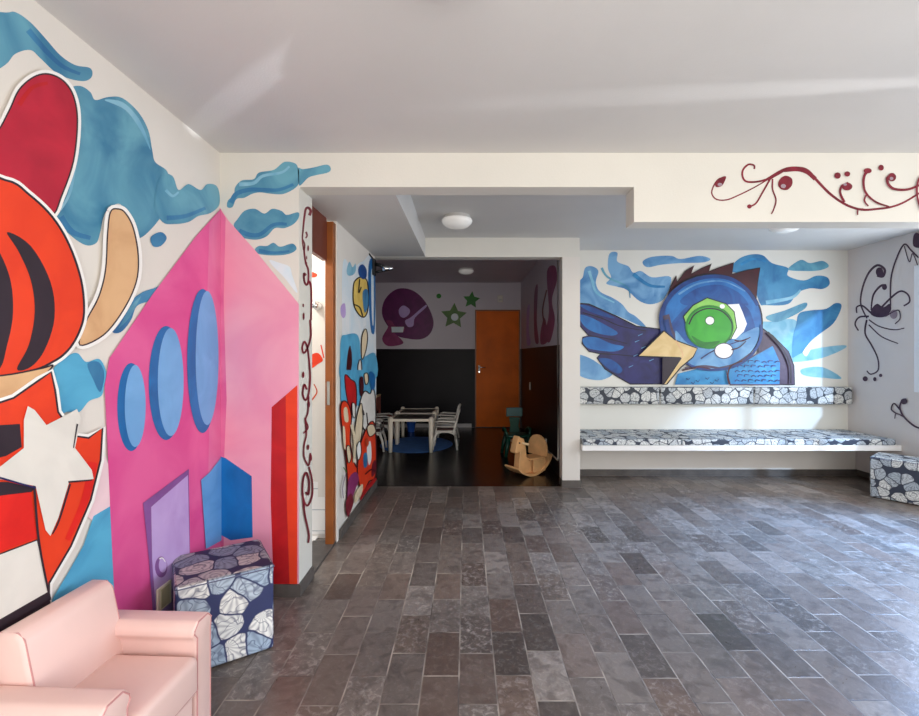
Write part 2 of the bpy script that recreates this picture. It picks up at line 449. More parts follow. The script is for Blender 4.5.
# floors
wall('floor', [(XL-0.2, XR+0.2, YB-0.2, Y2+0.02, -0.12, 0), (1.0, XR+0.2, Y2+0.02, Y3+0.2, -0.12, 0)], M['slate'])
wall('floor_dark_room', [(-2.4, 1.0, Y2+0.02, Y4+0.2, -0.12, 0)], M['darkfloor'])

# ceilings
wall('ceiling', [(XL-0.2, XR+0.2, YB-0.2, Y1+0.1, ZC, ZC+0.15)], M['ceil'])
wall('ceiling_recess', [(-0.55, XR+0.2, Y1+0.1, Y3+0.2, ZR, ZR+0.15)], M['ceil'])
wall('ceiling_dark_room', [(-2.4, 1.1, Y2+0.1, Y4+0.2, ZD, ZD+0.1)], M['darkroom'])
# dropped soffit over the passage
bm = bmesh.new()
prof = [(Y1+0.12, 2.212), (Y2+0.02, 2.268), (Y2+0.02, 2.5), (Y1+0.12, 2.5)]
prism(bm, prof, 0, -1.06, -0.40)
struct(link('ceiling_soffit', bm, M['ceil']))
wall('ceiling_washroom', [(-2.2, -1.06, Y1+0.10, 3.5, 2.45, 2.5)], M['ceil'])

# beam across the room: shallow at the left, deeper at the right; scroll painting on the right part
xb = (634-VX)*Y1/F
zb1 = EYE+(VY-187)*Y1/F; zb2 = EYE+(VY-222)*Y1/F
bm = bmesh.new()
prism(bm, [(XC, zb1), (xb, zb1), (xb, zb2), (XR+0.05, zb2), (XR+0.05, ZC+0.1), (XC, ZC+0.1)], 1, Y1, Y1+0.125)
mats = [M['white']]
mu = Mural(bm, mats, lambda x, y: on_y(x, y, Y1), (0, -1, 0)).frame(680, 140, 3.845)
w = P['wine']
mu.line([(176,146),(150,150),(130,175),(122,205),(140,228),(180,230),(230,210),(290,180),(340,150)], w, 1.6, 1.2)
mu.line([(335,153),(400,115),(450,108),(490,118),(530,160),(580,210),(640,250),(700,268),(760,265),(810,258),(860,240),(919,205),(960,180)], w, 3.4, 1.6)
mu.line([(400,118),(450,114),(488,124),(520,150)], w, 3, 4.5)
mu.line([(285,112),(284,98),(262,95),(242,115),(240,140),(255,160),(300,160),(350,145),(400,118)], w, 1.8, 2.0)
mu.line([(345,152),(312,210),(290,245),(262,258)], w, 1.8, 1.6); mu.fill(ell(266,256,9,8), w)
mu.line([(355,150),(355,190),(368,230),(360,265),(350,285)], w, 1.6, 1.3)
mu.fill([(405,138),(428,148),(430,172),(412,192),(388,190),(376,172),(384,150)], w)
mu.fill(ell(396,178,10,8), P['purpG'])
mu.fill([(176,142),(160,143),(142,155),(134,172),(140,182),(158,178),(168,165)], w); mu.fill(ell(152,172,9,6), P['purpG'])
mu.line([(630,240),(614,205),(620,178),(645,165)], w, 2.6, 1.8); mu.fill(ell(640,180,20,15), w); mu.fill(ell(632,172,7,5), P['purpG'])
for q in ((603,138,12,12), (640,132,11,10), (770,108,10,11)): mu.fill(ell(*q), w)
mu.line([(800,258),(750,240),(715,210),(703,180),(705,140),(722,118)], w, 1.6, 2.8); mu.fill(ell(718,120,15,10), w)
mu.line([(712,213),(705,235),(720,256)], w, 1.8, 1.4)
mu.line([(960,165),(919,175),(870,192),(820,190),(797,172),(794,148),(818,133)], w, 2.0, 3.0); mu.fill(ell(810,145,16,16), w); mu.fill(ell(808,150,7,6), P['purpG'])
mu.line([(700,268),(680,270),(678,290)], w, 1.8, 1.4)
mu.line([(918,140),(906,175),(906,215),(916,255),(930,275)], w, 2.0, 2.2)
mu.line([(916,165),(940,150),(950,120)], w, 2.0, 1.5)
struct(link('trim_1', bm, mats, uv=False))
o = bpy.data.objects['trim_1']; o['label'] = 'white ceiling beam with dark red painted scroll vine'

# small return of the corner wall up to the beam
# ---- wall_left with its mural
bm = bmesh.new(); B(bm, XL-0.15, XL, YB-0.2, Y1+0.1, 0, ZC+0.05); bmesh.ops.recalc_face_normals(bm, faces=bm.faces)
mats = [M['cream']]
mu = Mural(bm, mats, lambda x, y: on_x(x, y, XL), (1, 0, 0))
mu.fill([(-60,2),(0,12),(15,12),(30,22),(45,38),(60,55),(75,65),(90,68),(92,76),(85,81),(70,79),(55,72),(40,58),(30,50),(15,54),(5,65),(-20,78),(-60,82)], P['cloud'])
mu.line([(28,30),(45,50),(62,66),(80,74)], P['cloud2'], 6, 3)
mu.fill([(70,90),(80,86),(90,92),(95,100),(108,97),(122,98),(138,112),(148,130),(152,150),(155,162),(166,170),(170,180),(174,192),(170,205),(163,214),(152,228),(140,238),(132,234),(122,206),(112,206),(104,215),(100,232),(96,243),(85,245),(70,235),(55,218),(66,195),(74,165),(76,140),(72,115)], P['cloud'])
mu.fill([(104,100),(122,102),(138,118),(147,138),(150,150),(140,130),(125,110)], P['cloudL'])
mu.line([(60,217),(72,232),(90,238)], P['cloud2'], 7, 4)
mu.line([(76,150),(70,190),(60,210)], P['cloudL'], 4, 2)
mu.fill([(160,176),(172,176),(178,190),(188,184),(200,190),(207,184),(217,187),(219,204),(210,213),(198,216),(188,222),(174,224),(162,222),(154,205)], P['cloud'])
mu.line([(166,218),(185,216),(205,208)], P['cloud2'], 5, 3)
mu.line([(165,190),(172,196),(178,192)], P['cloudL'], 3, 2)
mu.fill([(150,237),(160,232),(166,238),(160,246),(152,246)], P['cloud2'])
mu.fill([(170,274),(164,288),(150,300),(136,306),(130,320),(120,332),(111,331),(118,314),(128,302),(142,292),(158,286)], P['cloud2'])
mu.fill([(140,296),(130,306),(122,320),(118,328),(128,318),(136,304)], P['cloud'])
mu.fill([(50,374),(58,362),(66,356),(76,353),(85,362),(98,359),(105,372),(103,385),(100,396),(88,401),(78,412),(65,412),(56,417),(50,402)], P['cyan'])
mu.fill([(86,364),(97,362),(103,374),(99,392),(92,380)], P['cloud2'])
# pale pink and blue ground beside the house
mu.fill([(84,480),(100,455),(108,470),(109,510),(90,520),(80,500)], P['pinkP'])
mu.fill([(109,506),(113,600),(118,660),(30,700),(46,640),(50,600),(68,570),(82,545),(92,516)], P['cyan'], smooth=False)
# house (its other half is on the facing wall)
zf = on_x(220, 590, XL)
mu.fill([(220.5,208),(195,236),(150,296),(108,358),(103,385),(106,450),(111,560),(116,655),(220.5,592)], P['pink'], smooth=False)
mu.fill([(220.5,208),(208,224),(206,300),(208,420),(206,540),(208,598),(220.5,592)], P['pinkM'], smooth=False)
mu.fill(ell(129.5,407,14,44), P['blueD']); mu.fill(ell(133.5,406,10.5,41), P['blueW'])
mu.fill(ell(164.5,383,17.5,57), P['blueD']); mu.fill(ell(169,382,13,54), P['blueW'])
mu.fill(ell(201,361,15.5,72), P['blueD']); mu.fill(ell(205.5,358,11.5,67), P['blueW'])
mu.fill([(141,503),(187,469),(189,612),(152,632),(147,560)], P['purpD'], smooth=False)
mu.fill([(149,507),(186,475),(189,610),(155,628),(150,560)], P['lav'], smooth=False)
mu.fill(ell(159,567,6.2,10.5), P['purpD']); mu.fill(ell(160.5,565,4,7.5), P['lav']); mu.line([(157,559),(160,558),(163,562)], P['white'], 1.4, 0.8)
mu.fill([(199,480),(208,472),(220.5,456),(220.5,540),(204,549)], P['blueL'], smooth=False)
# abstract shapes left of the house
def outl(pts, c, m, lw=2.0, sm=True, halo=4):
    q = smooth_closed(pts) if sm else pts
    if halo: mu.line([*q, q[0]], P['white'], halo*2, smooth=False)
    mu.fill(q, c, smooth=False, line=m, lw=lw)
outl([(-40,150),(-10,135),(5,111),(15,90),(30,77),(45,74),(60,81),(70,96),(74,121),(70,161),(58,196),(48,215),(25,205),(0,190),(-40,190)], P['crimson'], P['dark'], 1.6)
mu.line([(15,105),(28,88),(44,83)], P['redD'], 5, 3)
outl([(107,212),(115,209),(122,213),(130,228),(135,255),(133,282),(120,310),(100,335),(76,345),(82,322),(95,297),(102,270),(104,235)], P['tan'], P['dark'], 1.4)
outl([(-60,180),(0,180),(25,195),(48,217),(65,245),(77,280),(80,312),(75,332),(64,350),(48,362),(20,372),(-60,380)], P['orange'], P['dark'], 2.2)
# broad dark bands curving over the orange ball
mu.fill([(2,232),(26,246),(46,282),(50,318),(40,350),(26,367),(12,369),(24,345),(30,312),(26,280),(14,252)], P['dark'])
mu.fill([(-40,225),(-14,240),(4,275),(8,312),(2,345),(-8,371),(-40,373)], P['dark'])
mu.fill([(-60,386),(8,374),(38,368),(48,366),(30,384),(8,400),(-60,424)], P['tan'], line=P['dark'], lw=1.6)
# banded lower part
outl([(-60,420),(8,398),(34,380),(46,372),(50,390),(53,412),(70,436),(84,438),(98,428),(96,460),(86,500),(66,546),(44,583),(44,604),(-60,660)], P['orange'], P['dark'], 2.0, sm=False)
mu.line([(88,462),(80,500),(62,540)], P['red'], 10, 5)
mu.fill([(-60,428),(14,424),(16,447),(0,456),(-60,470)], P['dark'], smooth=False)
mu.fill([(-60,482),(2,482),(29,488),(26,492),(-60,502)], P['dark'], smooth=False)
mu.fill([(-60,502),(25,492),(31,538),(-60,572)], P['red'], smooth=False)
mu.fill([(-60,574),(31,540),(43,592),(-60,650)], P['offw'], smooth=False, line=P['dark'], lw=1.4)
mu.fill([(-60,650),(43,592),(45,606),(-60,668)], P['dark'], smooth=False)
mu.fill([(-60,668),(30,614),(32,645),(-60,700)], P['offw'], smooth=False)
mu.fill([(-60,700),(14,655),(14,690),(-60,730)], P['dark'], smooth=False)
mu.line([(24,425),(28,490),(33,545),(44,600)], P['dark'], 2.6, 2.2)
mu.fill([(21,406),(28,410),(40,425),(58,416),(71,409),(75,418),(69,448),(86,470),(88,479),(63,482),(52,518),(44,536),(39,530),(29,486),(-14,478),(-14,472),(17,448),(17,420)], P['offw'], smooth=False)
mu.line([(64,484),(53,520),(46,534)], P['dark'], 1.8, 1.2); mu.line([(62,482),(86,480)], P['dark'], 2.0, 1.2); mu.line([(-14,476),(29,488)], P['navy'], 2.2, 1.4); mu.line([(71,424),(67,448)], P['dark'], 1.6, 1.0)
o = struct(link('wall_left', bm, mats, uv=False)); o['label'] = 'white left wall painted with pink house, clouds and bold red shapes'

# ---- corner wall (faces the camera) and its reveal
bm = bmesh.new()
B(bm, XL-0.15, XC, Y1, Y1+0.21, 0, ZC+0.1); bmesh.ops.recalc_face_normals(bm, faces=bm.faces)
mats = [M['white']]
pj = lambda x, y: on_y(x, y, Y1)
mu = Mural(bm, mats, pj, (0, -1, 0)).frame(210, 150, 3.77)
c1 = [(65,215),(68,190),(90,170),(95,140),(120,115),(165,110),(185,85),(240,75),(280,45),(320,50),(332,68),(336,92),(330,135),(280,165),(230,165),(190,160),(160,165),(130,180),(100,185),(85,215)]
mu.fill(c1, P['cloud'])
mu.line([(80,200),(100,165),(150,150),(200,150),(260,150),(315,130)], P['cloud2'], 5, 3)
mu.line([(110,130),(165,125),(200,98),(270,85),(300,62)], P['cloudL'], 4, 2)
mu.fill([(90,285),(105,260),(130,230),(170,222),(205,240),(235,222),(270,230),(290,245),(332,235),(335,255),(315,280),(280,295),(245,295),(215,325),(180,338),(140,335),(110,325)], P['cloud'])
mu.line([(110,305),(150,320),(190,318),(240,282),(290,280)], P['cloud2'], 5, 3)
mu.fill([(170,375),(185,362),(215,362),(240,350),(265,365),(310,353),(327,370),(315,385),(285,395),(240,398),(200,395),(180,390)], P['cloud'])
mu.line([(185,380),(240,388),(300,382)], P['cloud2'], 4, 2)
mu.fill([(225,415),(260,425),(300,440),(310,470),(330,540),(280,480),(240,440)], P['skyl'])
mu.frame(0, 0, 1)
mu.fill([(220,208),(229,221),(255,250),(299,304),(299,590),(220,590)], P['pinkL'], smooth=False)
mu.fill([(220,208),(226,218),(224,300),(227,400),(224,470),(224,590),(220,590)], P['pinkM'], smooth=False)
mu.fill([(220,456),(226,458),(252,476),(253,537),(231,540),(220,534)], P['blue'], smooth=False)
mu.fill([(272,407),(297.6,385),(297.6,590),(274,590),(271,500)], P['redD'], smooth=False)
mu.fill([(286,395),(297.6,385),(297.6,590),(290,590),(287,500)], P['orange'], smooth=False)
# part of the first cloud that runs on over the opening is painted on the beam (below); scroll on the reveal
mu2 = Mural(bm, mats, lambda x, y: on_x(x, y, XC), (1, 0, 0))
w = P['wine']
mu2.frame(295, 190, 5.5)
mu2.line([(78,140),(86,115),(72,98),(58,108),(50,160),(44,220),(40,270),(46,330)], w, 3.0, 1.2)
mu2.line([(60,230),(66,250),(58,265)], w, 2, 1.4); mu2.line([(40,270),(52,300),(50,340),(58,400),(72,440),(72,500),(62,522),(50,500),(48,460),(60,470)], w, 1.5, 2.2)
mu2.fill(ell(71,320,5,16), w); mu2.fill(ell(63,372,3,10), w); mu2.fill(ell(62,405,3,9), w)
mu2.line([(75,500),(86,530),(88,600),(86,716)], w, 2.2, 1.6); mu2.fill(ell(43,635,4,10), w); mu2.fill(ell(45,695,5,20), w)
mu2.frame(290, 320, 2.557)
mu2.line([(50,0),(52,40),(44,70),(34,85),(30,70),(36,55),(44,75),(48,110)], w, 1.8, 1.6)
mu2.line([(48,110),(50,150),(46,190),(38,205),(31,190),(35,165),(42,178)], w, 1.8, 1.8)
mu2.fill(ell(32,140,3,8), w); mu2.fill(ell(46,215,3.5,9), w)
mu2.line([(46,195),(44,235),(38,255),(44,275),(32,290)], w, 1.5, 1.5)
mu2.line([(36,250),(40,290),(34,320),(34,350),(46,372),(50,340)], w, 1.4, 1.6); mu2.fill(ell(44,325,3,7), w); mu2.fill(ell(51,352,3,8), w)
mu2.line([(46,375),(54,410),(54,450),(42,475),(31,455),(30,415),(38,390),(46,410),(45,445),(38,440)], w, 1.6, 2.0)
mu2.line([(31,455),(34,490),(40,520),(46,550),(44,570)], w, 2.0, 1.6)
o = struct(link('wall_corner', bm, mats, uv=False)); o['label'] = 'short wall with pink house gable, red block and three blue clouds'

# cloud tip continuing on the beam
bm = bmesh.new(); mats = [P['cloud']]
o = bpy.data.objects['trim_1']; bmx = bmesh.new(); bmx.from_mesh(o.data)
mm = [m for m in o.data.materials]
mu = Mural(bmx, mm, pj, (0, -1, 0)).frame(210, 150, 3.77)
bm.free()
mu.fill([(332,68),(350,72),(390,66),(440,55),(456,70),(445,85),(400,95),(370,105),(338,135),(333,100)], P['cloud'])
bmx.normal_update(); bmx.to_mesh(o.data); bmx.free()
for m_ in mm[len(o.data.materials):]: o.data.materials.append(m_)

# ---- passage wall with cartoonish abstract mural (left of passage, beyond the doorway)
YD0, YD1 = Y1+0.21, 3.16
bm = bmesh.new(); B(bm, -0.96, XC, YD1+0.03, Y2+0.03, 0, 2.4); bmesh.ops.recalc_face_normals(bm, faces=bm.faces)
mats = [M['cream']]
mu = Mural(bm, mats, lambda x, y: on_x(x, y, XC), (1, 0, 0))
mu.fill([(343,262),(352,268),(362,262),(374,268),(375.5,420),(366,425),(352,420),(344,400),(342,330)], P['skyl'])
mu.frame(330, 240, 5.12)
mu.fill([(85,150),(100,110),(115,140),(130,120),(130,160),(115,180),(90,180)], P['cloudL'])
mu.fill([(55,340),(75,325),(80,380),(68,400),(55,380)], P['lav'])
mu.fill([(200,110),(228,130),(230,440),(215,480),(205,430),(195,250)], P['blueD'])
mu.fill([(210,170),(222,180),(222,420),(214,400)], P['skyl'])
mu.fill([(118,240),(130,205),(160,190),(190,215),(195,330),(180,390),(150,385),(120,330)], P['yellow'], line=P['black'], lw=1.2)
mu.fill([(145,140),(165,125),(185,150),(185,190),(165,200),(145,175)], P['bblue'])
mu.fill([(165,270),(190,255),(195,330),(175,370)], P['cloud2'])
mu.line([(150,200),(145,270),(158,240)], P['black'], 1.2); mu.line([(120,330),(150,345),(165,390)], P['black'], 1.2)
mu.fill([(55,500),(80,485),(130,480),(150,520),(160,600),(228,580),(228,716),(60,716),(50,600)], P['cyan'])
mu.fill([(160,500),(180,455),(190,500),(180,570),(160,610)], P['beige'], line=P['black'], lw=1.0)
mu.fill([(85,600),(100,540),(110,620),(95,716),(80,716)], P['maroon'])
mu.fill([(140,640),(155,615),(160,716),(142,716)], P['offw'], line=P['black'], lw=1.0)
mu.frame(330, 370, 4.216)
mu.fill([(40,0),(185,0),(187,130),(150,150),(90,150),(42,130)], P['cyan'], smooth=False)
mu.fill([(60,20),(85,40),(105,60),(108,140),(95,190),(75,150),(62,80)], P['redD'], line=P['maroon'], lw=1.0)
mu.fill([(140,20),(155,15),(158,50),(146,60)], P['beige'], line=P['black'], lw=1)
mu.fill([(120,150),(140,90),(165,100),(175,80),(187,110),(187,240),(150,260),(125,215)], P['offw'], line=P['black'], lw=1.2)
mu.fill([(112,180),(128,140),(135,200),(128,280),(110,330),(100,260)], P['beige'], line=P['black'], lw=1.0)
mu.line([(150,180),(155,230)], P['black'], 1.2)
mu.fill([(40,150),(55,130),(75,150),(85,200),(80,300),(100,400),(125,420),(100,480),(75,560),(65,600),(68,460),(55,320),(42,220)], P['orange'], line=P['maroon'], lw=1.2)
mu.fill([(52,165),(66,160),(72,215),(56,215)], P['beige'])
mu.fill([(130,290),(165,220),(187,250),(188,440),(160,470),(130,520),(110,430),(118,340)], P['orange'], line=P['maroon'], lw=1.2)
mu.fill([(150,330),(165,300),(170,370),(158,400)], P['white']); mu.fill([(135,360),(150,350),(152,400),(138,410)], P['cloud2']); mu.fill([(172,400),(186,380),(186,430),(170,450)], P['wine'])
mu.fill([(70,470),(100,430),(115,460),(95,520),(70,600)], P['roseD']); mu.fill([(100,520),(130,480),(128,520),(100,560)], P['beige'])
mu.fill([(118,40),(132,30),(136,80),(122,110)], P['maroon']); mu.fill([(160,10),(182,20),(184,70),(168,80)], P['blueD']); mu.fill([(86,140),(100,150),(98,200),(88,190)], P['offw'], line=P['black'], lw=0.8)
mu.fill([(150,240),(175,230),(186,262),(160,280)], P['beige'], line=P['black'], lw=0.8); mu.fill([(104,330),(118,300),(124,345),(112,380)], P['white'], line=P['black'], lw=0.8)
mu.fill([(128,520),(160,475),(186,455),(186,470),(150,510),(120,550)], P['redD']); mu.fill([(58,560),(80,520),(90,560),(66,620)], P['wine']); mu.fill([(44,240),(54,250),(56,330),(48,320)], P['beige'])
mu.fill([(140,300),(150,285),(156,310),(146,325)], P['rust']); mu.fill([(60,330),(72,320),(80,370),(68,390)], P['beige'], line=P['black'], lw=0.8)
mu.line([(130,170),(135,190)], P['black'], 1.4); mu.line([(140,440),(165,420),(184,425)], P['maroon'], 1.2)
mu.line([(55,440),(42,500),(46,540)], P['purpG'], 1.0); mu.line([(45,410),(60,430)], P['starG'], 1.0)
mu.line([(80,230),(95,300),(90,390)], P['beige'], 3, 2)
o = struct(link('wall_passage', bm, mats, uv=False)); o['label'] = 'passage wall with crowded orange, blue and cream mural'

# washroom behind the doorway: bright tiled wall
bm = bmesh.new()
B(bm, -2.2, -0.961, 3.27, 3.37, 0, 2.45); bmesh.ops.recalc_face_normals(bm, faces=bm.faces)
mats = [M['cream']]
pw = lambda x, y: on_y(x, y, 3.27)
mu = Mural(bm, mats, pw, (0, -1, 0))
a = on_y(300, 478, 3.27)
mu.fill([(240,497),(336,497),(336,534),(240,534)], M['tile'], smooth=False)
mu.fill([(240,470),(318,482),(318,497),(240,497)], M['tile'], smooth=False)
mu.fill([(311,272),(317,274),(316,277),(311,277)], P['orange']); mu.fill([(311,356),(318,353),(323,360),(318,364),(311,368)], P['orange'])
mu.line([(312,400),(317,392),(314,384)], P['rust'], 1.6, 1.0); mu.line([(321,345),(324,358)], P['orange'], 1.2)
struct(link('wall_washroom', bm, mats, uv=False))
wall('wall_washroom_side', [(-2.3, -2.2, Y1+0.1, 3.4, 0, 2.5)], M['tile'])
wall('floor_washroom', [(-2.2, -1.05, Y1+0.21, 3.27, 0.0, 0.012)], M['tile'])

# doorway: timber frame with red-brown panel above
zt = on_x(313, 252, XC-0.05).z
tb = thing('door_2', 'brown timber door frame with red-brown panel above', 'door', (XC, YD0, 0)); tb['kind'] = 'structure'
link('door_post', boxbm(-0.058, -0.002, YD1-YD0-0.035, YD1-YD0+0.028, 0, 2.208, 0.004), M['framewood'], tb)
link('transom_panel', boxbm(-0.075, -0.045, 0.0, YD1-YD0-0.036, zt, 2.23), M['transom'], tb)
link('strike_plate', boxbm(-0.045, -0.025, YD1-YD0-0.038, YD1-YD0-0.0352, 0.96, 1.12), M['metal'], tb)
pl = link('architrave', boxbm(-0.03, 0.006, YD1-YD0+0.029, YD1-YD0+0.075, 0, 2.215, 0.003), M['cream'], tb)
wall('trim_3', [(-1.06, XC, YD0+0.001, YD1+0.03, 0.0, 0.014)], M['basestone'])
# chrome shower tap glimpsed on the washroom wall
tp = on_y(318, 306, 3.27)
bm = bmesh.new(); lathe(bm, [(0, 0), (0.030, 0), (0.030, 0.012), (0.016, 0.02), (0.016, 0.045), (0.024, 0.05), (0.024, 0.066), (0, 0.07)], 20)
bmesh.ops.rotate(bm, verts=bm.verts, cent=(0,0,0), matrix=Matrix.Rotation(PI/2, 3, 'X'))
tag(link('wall_tap', bm, M['metal'], loc=(tp.x, 3.266, tp.z), smooth=True), 'round chrome tap on the bright washroom wall, seen through doorway', 'tap')

# ---- wall between passage and dark room: lintel + column
wall('wall_lintel', [(-2.4, 1.12, Y2, Y2+0.13, 2.265, ZD+0.05), (-2.4, -1.051, Y2, Y2+0.13, 0, 2.265)], M['white'])
wall('wall_column', [(0.948, 1.122, Y2-0.004, Y2+0.13, 0, 2.2645), (1.0, 1.122, Y2+0.13, Y3+0.1, 0, ZR)], M['cream'])

# ---- dark room walls
bm = bmesh.new(); B(bm, -2.4, 1.1, Y4, Y4+0.15, 0, ZD+0.05); bmesh.ops.recalc_face_normals(bm, faces=bm.faces)
mats = [M['darkroom']]
mu = Mural(bm, mats, lambda x, y: on_y(x, y, Y4), (0, -1, 0), step=0.0008)
a, b_ = (-2.395*F/Y4+VX), (0.985*F/Y4+VX)
mu.fill([(a,349),(b_,349),(b_,427.2),(a,427.2)], M['darkpaint'], smooth=False)
mu.frame(370, 180, 3.282)
mu.fill([(42,450),(45,400),(75,365),(110,355),(150,368),(185,405),(208,460),(200,500),(170,522),(120,520),(80,505)], P['magenta'])
mu.fill([(95,425),(110,412),(130,425),(128,440),(112,452),(98,445)], P['lav']); mu.fill([(115,462),(135,450),(180,412),(184,418),(148,452),(142,478),(125,482)], P['lav'])
mu.fill([(40,520),(60,480),(52,462),(70,462),(85,480),(112,482),(110,500),(80,500),(110,535),(60,545)], P['roseD']); mu.fill([(70,482),(112,482),(108,500),(72,500)], P['skyl'], smooth=False)
mu.fill(star(275,447,44,0.05,0.5), P['starG'], smooth=False); mu.fill(ell(278,450,12,12), P['skyl'])
mu.fill(star(333,394,29,0.1,0.5), P['greenD'], smooth=False); mu.fill(ell(226,381,8,8), P['greenD'])
o = struct(link('wall_back', bm, mats, uv=False)); o['label'] = 'far wall, dark below, white above with purple disc and green stars'

XDR = 0.99
bm = bmesh.new(); B(bm, XDR, XDR+0.13, Y3+0.1, Y4, 0, ZD+0.05); B(bm, XDR, XDR+0.009, Y2+0.13, Y3+0.1, 0, ZD); bmesh.ops.recalc_face_normals(bm, faces=bm.faces)
mats = [M['darkroom']]
mu = Mural(bm, mats, lambda x, y: on_x(x, y, XDR), (-1, 0, 0), step=0.0008)
def mx(Y): return VX+XDR*F/Y
zt_ = lambda Y, Z: VY-(Z-EYE)*F/Y
yy0, yy1 = Y2+0.135, Y4-0.002
mu._poly([(mx(yy0), zt_(yy0, 1.408)), (mx(yy1), zt_(yy1, 1.408)), (mx(yy1), zt_(yy1, 0.0)), (mx(yy0), zt_(yy0, 0.0))], M['darkpaint'])
mu.fill([(547,272),(555,266),(557,280),(552,300),(555,320),(550,342),(545,335),(549,312)], P['roseD'])
mu.fill([(541,330),(545,318),(548,340),(541,344)], P['roseD'])
mu.fill([(535,290),(538,286),(537,320),(539,342),(535,340),(534,310)], P['roseD'])
mu.fill([(527,312),(530,305),(529,330),(531,343),(527,343)], P['lav']); mu.line([(547,290),(543,310),(545,325)], P['wine'], 1.4)
struct(link('wall_dark_room_right', bm, mats, uv=False))
wall('wall_dark_room_left', [(-2.4, -2.3, Y2+0.13, Y4, 0, ZD)], M['darkroom'])

# ---- alcove back wall with the bird mural
bm = bmesh.new(); B(bm, 1.0, XR+0.15, Y3, Y3+0.15, 0, ZR+0.05); bmesh.ops.recalc_face_normals(bm, faces=bm.faces)
mats = [M['white']]
mu = Mural(bm, mats, lambda x, y: on_y(x, y, Y3), (0, -1, 0)).frame(570, 230, 3.169)
K = P['black']
for c, m_ in (
    ([(600,300),(640,290),(720,290),(715,400),(640,380)], P['cloudL']),
    ([(25,170),(40,150),(48,120),(70,115),(90,130),(82,165),(95,195),(135,215),(165,235),(185,260),(210,275),(240,310),(150,272),(60,238),(22,232)], P['bperi']),
    ([(125,75),(150,72),(150,100),(185,115),(200,135),(225,130),(260,150),(320,150),(300,215),(260,235),(220,225),(180,190),(150,180),(115,170),(130,150),(120,120)], P['bperi']),
    ([(230,100),(260,85),(320,82),(350,92),(410,82),(445,92),(420,103),(350,105),(290,110),(245,118)], P['bperi']),
    ([(510,130),(530,95),(570,78),(610,80),(640,105),(690,120),(690,145),(740,160),(780,145),(815,150),(822,172),(800,187),(760,185),(720,200),(690,235),(620,238),(600,230),(570,150)], P['cloud2']),
    ([(690,125),(730,95),(760,105),(800,98),(820,115),(790,128),(740,130)], P['cloud']),
    ([(725,265),(760,255),(810,250),(840,232),(860,238),(850,270),(830,300),(790,330),(760,355),(730,395),(705,410),(706,340),(716,300)], P['cloud2']),
    ([(620,275),(680,255),(745,230),(745,248),(700,275),(650,292)], P['cloud']),
    ([(700,410),(760,380),(860,365),(870,375),(800,405),(720,418)], P['cloudL']),
    ([(22,398),(60,405),(100,430),(135,455),(100,475),(50,470),(22,450)], P['bperi']),
    ([(735,440),(800,435),(860,470),(800,468),(740,460)], P['cloudL'])):
    mu.fill(c, m_)
mu.line([(60,130),(70,160),(85,200),(140,230)], P['cloudL'], 3, 1.5); mu.line([(100,120),(120,150),(180,180),(190,215)], P['cloud'], 2.5, 1)
mu.line([(540,110),(580,92),(620,100)], P['bcy'], 3, 2); mu.line([(620,230),(700,215),(730,190)], P['cloudL'], 4, 2); mu.fill([(738,385),(765,352),(790,340),(762,378),(748,400)], P['white'])
mu.line([(200,140),(250,175),(300,180)], P['bcy'], 4, 2)
# wing
mu.fill([(22,232),(60,235),(150,275),(210,305),(292,315),(310,380),(300,488),(190,488),(150,465),(110,440),(85,405),(95,392),(60,385),(38,360),(40,340),(58,334),(28,300),(24,268)], P['navy'], smooth=False, line=K, lw=1.2)
mu.fill([(28,270),(60,275),(110,300),(150,325),(130,335),(80,325),(45,305)], P['bblue2'])
mu.fill([(40,345),(80,340),(130,360),(170,370),(140,385),(80,380),(50,370)], P['bblue2'])
mu.fill([(90,408),(130,410),(165,440),(150,455),(115,435)], P['bblue'])
mu.fill([(30,238),(70,245),(140,278),(110,275),(60,258)], P['bblue'])
mu.line([(40,262),(100,280),(160,305),(240,320)], K, 1.0, 0.6); mu.line([(58,334),(120,345),(180,360)], K, 1.0, 0.6); mu.line([(95,392),(150,395),(200,400)], K, 1.0, 0.6)
for q in ((215,335),(205,355),(225,375),(250,415),(200,400),(185,435),(255,390)): mu.line([q,(q[0]+14,q[1]-6)], P['bperi'], 0.9, 0.5, smooth=False)
# crest, body, head
mu.fill([(300,235),(318,178),(335,145),(338,165),(365,130),(392,113),(382,140),(415,122),(447,108),(438,132),(470,120),(517,104),(512,140),(560,128),(600,120),(592,170),(588,225),(540,190),(450,160),(370,170)], P['maroon'], smooth=False, line=K, lw=0.8)
mu.fill([(590,300),(640,335),(690,385),(707,430),(710,490),(600,490)], P['mauve'], smooth=False, line=K, lw=1.0)
mu.fill([(490,440),(560,410),(640,365),(665,420),(662,490),(505,490)], P['bcy'], smooth=False, line=P['mauve'], lw=1.4)
mu.fill([(330,490),(340,455),(400,440),(490,440),(500,490)], P['bcy'], smooth=False)
for kx in range(7):
    for ky in range(5):
        x, y = 520+kx*21+(ky % 2)*9, 420+ky*15
        if x-520 > (y-370)*-1.2 and x < 655: r_ = random.uniform(-5, 3); mu.line([(x,y),(x+6+r_,y-5+r_*.4),(x+15,y-1+r_)], P['navy'], 1.2, 0.6)
for x, y in ((365,470),(395,476),(425,468),(455,474),(380,482),(440,482)): mu.line([(x,y),(x+7,y+5),(x+12,y-2)], P['navy'], 0.9, 0.5, smooth=False)
mu.fill(ell(443,292,161,151,44), P['bblue'], smooth=False, line=K, lw=1.5)
mu.fill([(300,250),(340,195),(400,160),(470,150),(540,175),(585,230),(600,290),(590,330),(560,250),(500,215),(430,205),(370,240),(330,280),(310,300)], P['bblue2'])
mu.line([(292,330),(286,270),(310,215),(360,172),(430,150),(500,155),(555,190),(590,240)], P['bnavy'], 4.5, 3.5)
